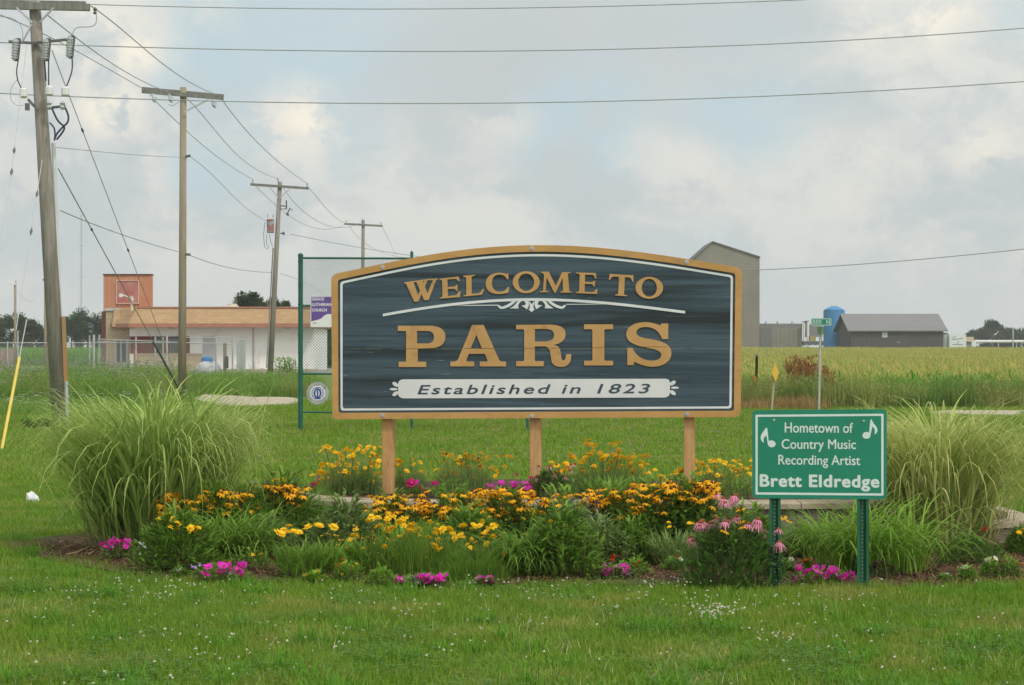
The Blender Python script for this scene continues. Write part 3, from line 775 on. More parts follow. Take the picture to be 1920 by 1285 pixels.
    for (cx, cy, rx, ry, ang) in ((741.5, 721, 6.4, 3.6, 35), (738, 730, 7.5, 2.3, 0), (741.5, 738.5, 6.4, 3.6, -35), (1261.5, 718.5, 6.4, 3.6, -35), (1265.5, 727.3, 7.5, 2.3, 0), (1261.5, 736.5, 6.4, 3.6, 35)):
        a_ = rad(ang); q = [(cx + rx * math.cos(t) * math.cos(a_) - ry * math.sin(t) * math.sin(a_), cy + rx * math.cos(t) * math.sin(a_) + ry * math.sin(t) * math.cos(a_)) for t in [-2 * math.pi * i / 14 for i in range(14)]]
        Geo().prism([pl(q)], FR, -.001, .0030).make('banner_petal', M_whitep, w)
    text_on(FR, 'Established in 1823', [(783.5, 739.3), (1218.5, 737.2)], 16.6, M_navyp, w, z=.0042, shear=.22, off=.024, space=1.22)
    for (x, y) in ((718, 501.5), (998, 466), (1288, 492), (718, 779.5), (998, 780), (1288, 777)):
        a_, b_ = onplane(FR, x, y); c = FR[0] + FR[1] * a_ + FR[2] * b_
        g = Geo().tube([c + FR[3] * .008, c + FR[3] * .013], .020, 12, 0).tube([c + FR[3] * .0131, c + FR[3] * .021], .011, 6, 0)
        g.make('bolt', M_galv, w)
    # posts: front faces behind the panel
    for (x0, x1, ytopp) in ((713.5, 733, 505), (991.5, 1010.5, 480), (1281, 1300.5, 496)):
        a0, _ = onplane(FR, x0, 700); a1, _ = onplane(FR, x1, 700); _, bt = onplane(FR, x0, ytopp)
        zb = .28; zt = FR[0].z + bt; O = FR[0]; ch = .006
        sec = [(a0, -.052 - ch), (a0 + ch, -.052), (a1 - ch, -.052), (a1, -.052 - ch), (a1, -.19), (a0, -.19)]
        g = Geo(); vs = []
        for z in (zb, zt):
            for (a_, nn) in sec: q = O + FR[1] * a_ + FR[3] * nn; vs.append((q.x, q.y, z))
        g.add(vs, [tuple(reversed(range(6))), tuple(range(6, 12))] + [(i, (i + 1) % 6, 6 + (i + 1) % 6, 6 + i) for i in range(6)])
        g.make('post', M_post, w)
    return w

def text_mesh(body, off=0.0, space=1.0, shear=0.0):
    c = bpy.data.curves.new('t', 'FONT'); c.body = body; c.size = 1.0; c.offset = off; c.space_character = space; c.shear = shear; c.resolution_u = 4
    o = bpy.data.objects.new('t', c); me = bpy.data.meshes.new_from_object(o)
    V = np.array([v.co[:] for v in me.vertices]); Fc = [tuple(p.vertices) for p in me.polygons]
    bpy.data.objects.remove(o); bpy.data.curves.remove(c); bpy.data.meshes.remove(me); return V, Fc
CAPH = None
def text_on(fr, body, ends, caph, m, parent, z=.002, shear=0.0, off=0.0, space=1.0, name='lettering'):
    """flat lettering between two baseline points given in photograph pixels; caph = capital height in pixels"""
    global CAPH
    if CAPH is None: v, _ = text_mesh('H'); CAPH = v[:, 1].max()
    V, Fc = text_mesh(body, 0.0, space, shear); x0, x1 = V[:, 0].min(), V[:, 0].max()
    A = Vector(onplane(fr, *ends[0])); B = Vector(onplane(fr, *ends[1])); T = Vector(onplane(fr, ends[0][0], ends[0][1] - caph))
    h = (T - A).length; du = (B - A) / (x1 - x0)
    g = Geo(); dirs = [(0, 0)]
    if off > 0:
        dirs += [(math.cos(t), math.sin(t)) for t in [2 * math.pi * i / 8 for i in range(8)]]
        if off > .03: dirs += [(.5 * math.cos(t), .5 * math.sin(t)) for t in [2 * math.pi * i / 5 for i in range(5)]]
    for k, (ox, oy) in enumerate(dirs):       # weight of the strokes: copies shifted by a hair, each a hair prouder
        vs = []
        for x, y, _ in V:
            q = A + du * (x - x0) + Vector((0, 1)) * (y / CAPH * h)
            vs.append(fr[0] + fr[1] * (q.x + ox * off * h / CAPH) + fr[2] * (q.y + oy * off * .8 * h / CAPH) + fr[3] * (z + k * .00008))
        fs = []
        for f in Fc:
            a, b, c = vs[f[0]], vs[f[1]], vs[f[2]]
            fs.append(f if (b - a).cross(c - a).dot(fr[3]) > 0 else tuple(reversed(f)))
        g.add(vs, fs)
    return g.make(name, m, parent)
M_navyp = mat('navy_lettering_paint', (.045, .07, .095), (.06, .09, .12), .6, 6)
welcome_sign()

# ------------------------------------------------------------------ green hometown sign
M_green = mat('green_sign_sheeting', (.006, .205, .125), (.008, .225, .14), .38, 3, spec=.5)
M_sheet = mat('silver_white_sheeting', (.60, .72, .70), (.66, .76, .75), .4, 3, spec=.5)
M_gpost = mat('green_steel_post', (.012, .10, .05), (.018, .125, .065), .5, 4, spec=.4)
def rrect(x0, x1, y0, y1, r, n=5):
    pts = []
    for cx, cy, a0 in ((x1 - r, y1 - r, 90), (x0 + r, y1 - r, 180), (x0 + r, y0 + r, 270), (x1 - r, y0 + r, 0)):
        pass
    for cx, cy, a0 in ((x0 + r, y1 - r, 180), (x1 - r, y1 - r, 90), (x1 - r, y0 + r, 0), (x0 + r, y0 + r, -90)):
        for k in range(n + 1):
            a = rad(a0 - 90 * k / n); pts.append((cx + r * math.cos(a), cy + r * math.sin(a)))
    return pts
def post_channel(parent, fr, xc, zb, zt, wpx):
    g = Geo(); a, _ = onplane(fr, xc, 1000); hw = wpx / 2 / F * fr[0].y
    sec = [(-hw, -.010), (-hw, -.016), (-hw * .62, -.016), (-hw * .38, -.046), (hw * .38, -.046), (hw * .62, -.016), (hw, -.016), (hw, -.010), (hw * .55, -.010), (hw * .3, -.040), (-hw * .3, -.040), (-hw * .55, -.010)]
    vs = []
    for z in (zb, zt):
        for (s_, nn) in sec: q = fr[0] + fr[1] * (a + s_) + fr[3] * nn; vs.append((q.x, q.y, z))
    n = len(sec)
    g.add(vs, [(i, n + i, n + (i + 1) % n, (i + 1) % n) for i in range(n)] + [tuple(range(n, 2 * n))])
    g.make('post', M_gpost, parent)
    h = Geo(); z = zt - .03
    while z > zb + .03:
        c = fr[0] + fr[1] * a + fr[3] * -.0395; c.z = z; h.tube([c, c + fr[3] * .001], .0055, 6); z -= .0254
    h.make('post_hole', M_dkhole, parent)
M_dkhole = mat('dark_punched_hole', (.25, .33, .28), (.30, .38, .33), .8)
GF = frame_plane(1537, 852, 13.35, rad(1.5))
def hometown_sign():
    w = thing('hometown_sign', 'green roadside sign with music notes reading Hometown of Country Music Recording Artist', 'sign', (GF[0].x, GF[0].y, 0))
    p = lambda pts: [onplane(GF, *q) for q in pts]
    tilt = lambda pts: [(x, y + (x - 1537) * .010 * ((y - 850) / 90)) for x, y in pts]
    Geo().prism([p(tilt(rrect(1410.5, 1662.5, 768.5, 935.5, 9)))], GF, -.0035, 0).make('panel', M_green, w)
    a = p(tilt(rrect(1416.5, 1656.5, 777, 928.6, 1.2, 2))); b = p(tilt(rrect(1420.6, 1652.3, 781, 924.4, .8, 2))); b.reverse()
    Geo().prism([a, b], GF, .0002, .0010, back=False).make('border_line', M_sheet, w)
    text_on(GF, 'Hometown of', [(1471.5, 811), (1599, 811.8)], 18.3, M_sheet, w, .0012, off=.012)
    text_on(GF, 'Country Music', [(1465.5, 841.5), (1604.5, 842)], 17.6, M_sheet, w, .0012, off=.012)
    text_on(GF, 'Recording Artist', [(1459.5, 871), (1612.5, 872.3)], 17.6, M_sheet, w, .0012, off=.012)
    text_on(GF, 'Brett Eldredge', [(1425.5, 912), (1647.5, 913.8)], 21.6, M_sheet, w, .0012, off=.042, space=1.10)
    k = 1894 / 280
    tf = lambda x, y: onplane(GF, 1400 + x / k, 760 + y / k)
    Geo().prism(svg('M248 285 L262 300 L278 455 C300 442 345 440 365 480 C372 520 340 535 315 535 C280 530 270 510 268 490 L250 388 C225 395 205 420 218 478 C190 465 172 430 178 400 C185 350 225 330 240 288 Z', tf), GF, .0002, .0012).make('music_note', M_sheet, w)
    Geo().prism(svg('M1580 175 C1590 195 1600 225 1625 250 C1655 280 1668 320 1650 345 C1640 362 1625 370 1618 372 C1632 330 1625 290 1592 272 L1566 398 C1560 425 1520 432 1490 420 C1462 405 1462 370 1485 350 C1505 335 1535 338 1552 348 L1568 190 Z', tf), GF, .0002, .0012).make('music_note', M_sheet, w)
    for (x, y) in ((1451.3, 787.6), (1619.5, 789.3)):
        c = GF[0] + GF[1] * onplane(GF, x, y)[0] + GF[2] * onplane(GF, x, y)[1]
        Geo().tube([c, c + GF[3] * .004], .008, 8).make('rivet', M_galv, w)
    post_channel(w, GF, 1453.5, -.05, .96, 21); post_channel(w, GF, 1618.5, -.05, .96, 22)
hometown_sign()

# ------------------------------------------------------------------ flower bed plants
def flower_meshes():
    out = {}
    def petals(g, n, L, wd, droop, r0=.0, m=0, z=0.0, cup=0.0, notch=False, jit=.12, seed=1):
        r = random.Random(seed)
        for k in range(n):
            a = 2 * math.pi * k / n + r.uniform(-jit, jit); c, s = math.cos(a), math.sin(a); LL = L * r.uniform(.88, 1.08)
            def q(rr, t, zz): return (rr * c - t * s, rr * s + t * c, zz)
            dr = droop * r.uniform(.7, 1.3)
            g.add([q(r0, -wd * .3, z), q(r0, wd * .3, z), q(r0 + LL * .55, wd * .5, z + cup - dr * .35 * LL), q(r0 + LL * .55, -wd * .5, z + cup - dr * .35 * LL), q(r0 + LL, wd * .18, z + cup - dr * LL), q(r0 + LL, -wd * .18, z + cup - dr * LL)],
                  [(0, 1, 2, 3), (3, 2, 4, 5)], m)
    def fin(key, g, mats):
        me = bpy.data.meshes.new(key); me.from_pydata(g.v, [], g.f)
        for m in mats: me.materials.append(m)
        me.polygons.foreach_set('material_index', g.m); me.update(); out[key] = me
    for i in range(3):
        g = Geo(); petals(g, 11, .030, .014, .35 + .25 * i, .006, 0, 0, seed=i); g.lathe((0, 0, -.004), [(.009, 0), (.011, .006), (.008, .013), (.002, .016)], 7, 1); fin('rudbeckia%d' % i, g, [M_gold, M_darkeye])
        g = Geo(); petals(g, 8, .026, .019, -.15 + .25 * i, .003, 0, 0, seed=i + 7); petals(g, 7, .017, .014, -.5, .002, 0, .003, seed=i + 27); g.lathe((0, 0, -.002), [(.005, 0), (.006, .004), (.003, .007)], 6, 1); fin('coreopsis%d' % i, g, [M_yellow, M_gold])
        g = Geo(); petals(g, 13, .044, .0125, .75 + .3 * i, .012, 0, 0, seed=i + 3); g.lathe((0, 0, -.008), [(.013, 0), (.019, .009), (.017, .019), (.009, .027), (.001, .030)], 9, 1); fin('coneflower%d' % i, g, [M_pink, M_rusteye])
    g = Geo(); petals(g, 11, .036, .010, 1.3, .012, 0, 0, seed=3); g.lathe((0, 0, -.008), [(.013, 0), (.020, .009), (.018, .021), (.010, .031), (.001, .034)], 9, 1); fin('fadedcone', g, [M_palepink, M_rusteye])
    def trumpet(key, m, me_, R=.030):
        g = Geo(); n = 15; ring = []
        for k in range(n):
            a = 2 * math.pi * k / n; rr = R * (1 + .10 * math.cos(5 * a)); ring.append((rr * math.cos(a), rr * math.sin(a), .004 * math.cos(5 * a)))
        mid = [(x * .35, y * .35, -.010) for x, y, z in ring]
        g.add(ring + mid + [(0, 0, -.022)], [(k, (k + 1) % n, n + (k + 1) % n, n + k) for k in range(n)]); 
        b = 0
        g.f += [(n + k, n + (k + 1) % n, 2 * n) for k in range(n)]; g.m += [1] * n
        fin(key, g, [m, me_])
    trumpet('petunia_m', M_mag, M_cerise); trumpet('petunia_c', M_cerise, M_mag); trumpet('petunia_l', M_lilac, M_whitef, .024); trumpet('whitef', M_whitef, M_yellow, .022)
    def cluster(key, m, R, n, seed):
        g = Geo(); r = random.Random(seed)
        for k in range(n):
            a = r.uniform(0, 6.28); q = R * math.sqrt(r.random()); x, y = q * math.cos(a), q * math.sin(a); z = (R - q) * .35 + r.uniform(-.004, .004); s = R * .30
            g.add([(x - s, y - s, z), (x + s, y - s, z + .003), (x + s, y + s, z), (x - s, y + s, z + .003)], [(0, 1, 2, 3)])
            g.add([(x - s, y, z - s), (x + s, y, z - s * .8), (x + s * .8, y, z + s), (x - s * .7, y, z + s)], [(0, 1, 2, 3)])
        fin(key, g, [m])
    cluster('redcl', M_red, .024, 14, 1); cluster('marigold', M_orange, .022, 14, 2); cluster('yelcl', M_yellow, .014, 9, 3); cluster('whitecl', M_whitef, .030, 16, 4); cluster('coral', M_palepink, .02, 10, 5)
    return out
FM = flower_meshes()
FKEYS = {'rud': ['rudbeckia0', 'rudbeckia1', 'rudbeckia2'], 'cor': ['coreopsis0', 'coreopsis1', 'coreopsis2'], 'cone': ['coneflower0', 'coneflower1', 'coneflower2'], 'faded': ['fadedcone'],
         'mag': ['petunia_m'], 'cer': ['petunia_c', 'petunia_c', 'petunia_m'], 'lil': ['petunia_l'], 'white': ['whitef'], 'wcl': ['whitecl'], 'red': ['redcl'], 'mar': ['marigold'], 'ycl': ['yelcl'], 'coral': ['coral'], 'gold': ['rudbeckia0', 'coreopsis0']}
TILT = {'rud': .45, 'cor': .8, 'cone': .3, 'faded': .3, 'mag': 1.1, 'cer': 1.1, 'lil': 1.1, 'white': .9, 'wcl': .6, 'red': .6, 'mar': .6, 'ycl': .5, 'coral': .6, 'gold': .6}

def plant(name, label, cat, px, pyb, wpx, hpx, style, m, flowers=(), z0=0.02, seed=0, group=None, n=None, mats=None, dep=None, lean=0.0):
    """px, pyb: foot of the plant in the photograph; wpx, hpx its spread and height there; flowers: (kind, count, x0, x1, y0, y1[, scale])"""
    r = np.random.RandomState(seed + 100); base = G(px, pyb, z0); d = base.y; k = d / F
    w, h = wpx * k, hpx * k; dp = dep if dep is not None else w * .5
    t = thing(name, label, cat, base, group); v = Veg(); pi2 = 2 * np.pi
    def dome(n, fill=.3):
        a = r.uniform(0, pi2, n); rr = r.uniform(fill, 1, n) ** .5; cz = r.uniform(0, 1, n) ** .8
        ph = r.uniform(0, 6.28, 4); lump = 1 + .20 * np.sin(3 * a + ph[0] + 4 * cz) + .16 * np.sin(7 * a + ph[1] - 6 * cz) + .10 * np.sin(13 * a + ph[2]); rr = rr * lump; cz = cz * (1 + .18 * np.sin(5 * a + ph[3]) + .12 * r.normal(0, 1, n))
        prof = np.sqrt(np.clip(1 - (np.clip(cz, 0, 1) ** 2) * .92, 0, 1)); cz = np.clip(cz, .02, 1.35)
        return np.stack([base.x + np.cos(a) * rr * w / 2 * prof + lean * cz * h, base.y + np.sin(a) * rr * dp / 2 * prof, z0 + cz * h], 1), a
    if style == 'strap':      # arching strap leaves from a crown
        N = n or 620
        a = r.uniform(0, pi2, N); L = max(h, w * .45) * r.uniform(.8, 1.6, N); b = np.stack([base.x + r.normal(0, w * .13, N), base.y + r.normal(0, w * .07, N), np.full(N, z0 - .02)], 1)
        v.blades(b, a, r.uniform(.05, .6, N), r.uniform(1.2, 2.5, N), L, r.uniform(.008, .016, N), 6, [.7, 1, 1, .95, .8, .5, .05], rng=r, power=1.6)
    elif style == 'fine':     # fine upright thread foliage
        N = n or 1500
        b = np.stack([base.x + r.uniform(-.5, .5, N) * w * .8, base.y + r.uniform(-.5, .5, N) * dp * .8, np.full(N, z0)], 1)
        a = np.arctan2(b[:, 1] - base.y, b[:, 0] - base.x) + r.normal(0, .7, N)
        v.blades(b, a, r.uniform(.0, .35, N), r.uniform(.0, .8, N), h * r.uniform(.35, 1.05, N) * np.sqrt(np.clip(1.05 - ((b[:, 0] - base.x) / (w * .45)) ** 2, .12, 1)), .0055, 3, rng=r)
        p, a = dome(N); v.blades(p, a + r.normal(0, 1, N), r.uniform(.2, 1.3, N), r.uniform(0, .6, N), r.uniform(.03, .07, N), .004, 1, [1, .2], rng=r)
    elif style == 'leafy':
        N = n or 1500
        p, a = dome(N); v.blades(p, a + r.normal(0, .6, N), r.uniform(.4, 1.3, N), r.uniform(.2, 1.2, N), r.uniform(.05, .11, N) * min(1.3, max(.5, h / .35)), r.uniform(.014, .030, N) * min(1.2, max(.55, h / .35)), 2, [.3, 1, .1], rng=r)
        ns = 60; b = np.stack([base.x + r.uniform(-.4, .4, ns) * w, base.y + r.uniform(-.4, .4, ns) * dp, np.full(ns, z0)], 1)
        v.blades(b, r.uniform(0, pi2, ns), r.uniform(0, .2, ns), 0, h * r.uniform(.6, .95, ns), .006, 1, [1, .7], m=1, rng=r)
    elif style == 'spiky':
        N = n or 500
        b = np.stack([base.x + r.uniform(-.5, .5, N) * w * .7, base.y + r.uniform(-.5, .5, N) * dp * .7, z0 + r.uniform(0, .55, N) * h], 1)
        a = np.arctan2(b[:, 1] - base.y, b[:, 0] - base.x) + r.normal(0, .8, N)
        v.blades(b, a, r.uniform(.1, .9, N), r.uniform(.1, .9, N), h * r.uniform(.25, .55, N), r.uniform(.008, .018, N), 3, [.5, 1, .8, .05], rng=r)
    heads = []
    for fl in flowers:
        kind, cnt, x0, x1, y0, y1 = fl[:6]; fs = fl[6] if len(fl) > 6 else 1.0
        cnt = int(cnt * {'rud': 1.9, 'cor': 1.8, 'mag': 1.7}.get(kind, 1) + .5) if cnt > 3 else cnt
        for q in range(cnt):
            dd = d + r.uniform(-.5, .5) * dp; fx = r.uniform(x0, x1); fy = r.uniform(y0, y1)
            if kind in ('rud', 'cor'): fy = y0 + (y1 - y0) * (r.uniform(0, 1) ** 1.2)
            if kind == 'rud' and r.random() < .27: fy += 34 * r.random() ** 1.5; fx += r.uniform(-16, 16)
            c = P(fx, fy, dd); c.z = max(c.z, z0 + .04); fs_ = fs * {'cone': .78, 'faded': .8, 'mag': .95, 'cer': .95, 'rud': 1.12}.get(kind, 1)
            heads.append((kind, c, fs_ * r.uniform(.82, 1.18)))
    if heads:
        N = len(heads); tops = np.array([tuple(c) for _, c, _ in heads]); zz = tops[:, 2] - z0
        foot = np.stack([base.x + (tops[:, 0] - base.x) * .45, base.y + (tops[:, 1] - base.y) * .45, np.full(N, z0)], 1)
        dv = tops - foot; L = np.linalg.norm(dv, axis=1); th = np.arccos(np.clip(dv[:, 2] / L, -1, 1)); az = np.arctan2(dv[:, 1], dv[:, 0])
        v.blades(foot, az, th, 0, L, .004, 2, [1, .9, .8], m=1, rng=r)
        ex = r.randint(0, N, N * 6); b = foot[ex] + dv[ex] * r.uniform(.25, .92, N * 6)[:, None]
        if style in ('leafy',): v.blades(b, r.uniform(0, pi2, N * 6), r.uniform(.5, 1.3, N * 6), .5, r.uniform(.03, .07, N * 6), r.uniform(.008, .016, N * 6), 2, [.3, 1, .1], rng=r)
    v.make('foliage', [m, M_stem], t)
    for kind, c, fs in heads:
        me = FM[FKEYS[kind][r.randint(len(FKEYS[kind]))]]
        o = bpy.data.objects.new('flower_head', me); COL.objects.link(o); o.parent = t
        tl = TILT[kind]
        o.location = c - base; o.scale = (fs, fs, fs)
        o.rotation_euler = Euler((r.uniform(.0, 1.0) * tl + .12, r.uniform(-.5, .5) * tl, 0)).to_matrix().to_4x4().to_euler()
        o.rotation_euler = (Matrix.Rotation(r.uniform(-.7, .7), 3, 'Z') @ Euler((r.uniform(.1, 1.0) * tl + .1, r.uniform(-.4, .4) * tl, r.uniform(0, 6.28))).to_matrix()).to_euler()
    return t

M_straw = leafmat('dead_straw', (.30, .22, .11), (.46, .37, .20), .25, .8)
def fountain(px, pyb, d, w, h, n, m, label, seed, z0=0.0):
    r = np.random.RandomState(seed); base = P(px, pyb, d); base.z = z0
    t = thing('fountain_grass', label, 'ornamental grass', base)
    v = Veg(); N = n
    a = r.uniform(0, 2 * np.pi, N); rr = np.abs(r.normal(0, .15, N))
    b = np.stack([base.x + np.cos(a) * rr, base.y + np.sin(a) * rr, np.full(N, z0 - .02)], 1)
    u = r.random(N)
    # leafy culms rise nearly straight, blades leave them and bow over towards their tips
    L = h * (.95 + .75 * u) * r.uniform(.75, 1.08, N); th0 = .03 + .55 * u * r.random(N); kap = .9 + 2.2 * u * r.uniform(.6, 1.15, N)
    v.blades(b, a + r.normal(0, .35, N), th0, kap, L, r.uniform(.009, .018, N), 10, [.7, .9, 1, 1, 1, .9, .8, .65, .45, .25, .03], rng=r, power=2.3)
    K = N; a = r.uniform(0, 2 * np.pi, K); rr = np.abs(r.normal(0, .20, K)); zz = r.uniform(.15, .75, K) * h
    sp = 1 + zz / h * 1.5
    b = np.stack([base.x + np.cos(a) * rr * sp, base.y + np.sin(a) * rr * sp, z0 + zz], 1)
    v.blades(b, a + r.normal(0, .5, K), r.uniform(.15, .7, K), r.uniform(.9, 2.3, K), h * r.uniform(.30, .62, K), r.uniform(.008, .015, K), 8, [.5, .9, 1, 1, .9, .75, .5, .3, .03], rng=r, power=1.3)
    M_ = N // 2; a = r.uniform(0, 2 * np.pi, M_); rr = np.abs(r.normal(0, .17, M_)); b = np.stack([base.x + np.cos(a) * rr, base.y + np.sin(a) * rr, np.full(M_, z0 - .02)], 1)
    v.blades(b, a, r.uniform(.0, .5, M_), r.uniform(.1, .8, M_), h * r.uniform(.3, .75, M_), r.uniform(.006, .010, M_), 5, [1, 1, .9, .7, .4, .05], m=1, rng=r)
    D_ = N // 3; a = r.uniform(0, 2 * np.pi, D_); rr = r.uniform(.05, .32, D_); b = np.stack([base.x + np.cos(a) * rr, base.y + np.sin(a) * rr, np.full(D_, z0)], 1)
    v.blades(b, a + r.normal(0, .6, D_), r.uniform(.4, 1.2, D_), r.uniform(.3, 1.4, D_), h * r.uniform(.2, .55, D_), r.uniform(.006, .012, D_), 5, [1, 1, .9, .7, .4, .05], m=2, rng=r)
    V = np.concatenate(v.V); sx = w / (2 * np.percentile(np.abs(V[:, 0] - base.x), 94.0)); V[:, 0] = base.x + (V[:, 0] - base.x) * sx
    lim = w * .62; V[:, 0] = base.x + lim * np.tanh((V[:, 0] - base.x) / lim * 1.12)
    V[:, 2] = z0 + (V[:, 2] - z0) * (h / (np.percentile(V[:, 2], 99.0) - z0)); V[:, 2] = np.maximum(V[:, 2], .03 + .03 * r.random(len(V))); v.V = [V]
    v.make('foliage', [m, M_fold, M_straw], t)
fountain(288, 1030, 15.9, 1.84, 1.26, 1200, M_misc, 'huge arching clump of variegated fountain grass at the left end of the bed', 1)
fountain(1765, 1020, 15.95, 1.50, 1.10, 1050, M_miscl, 'huge yellowish fountain grass clump behind the green hometown sign', 2, z0=.03)

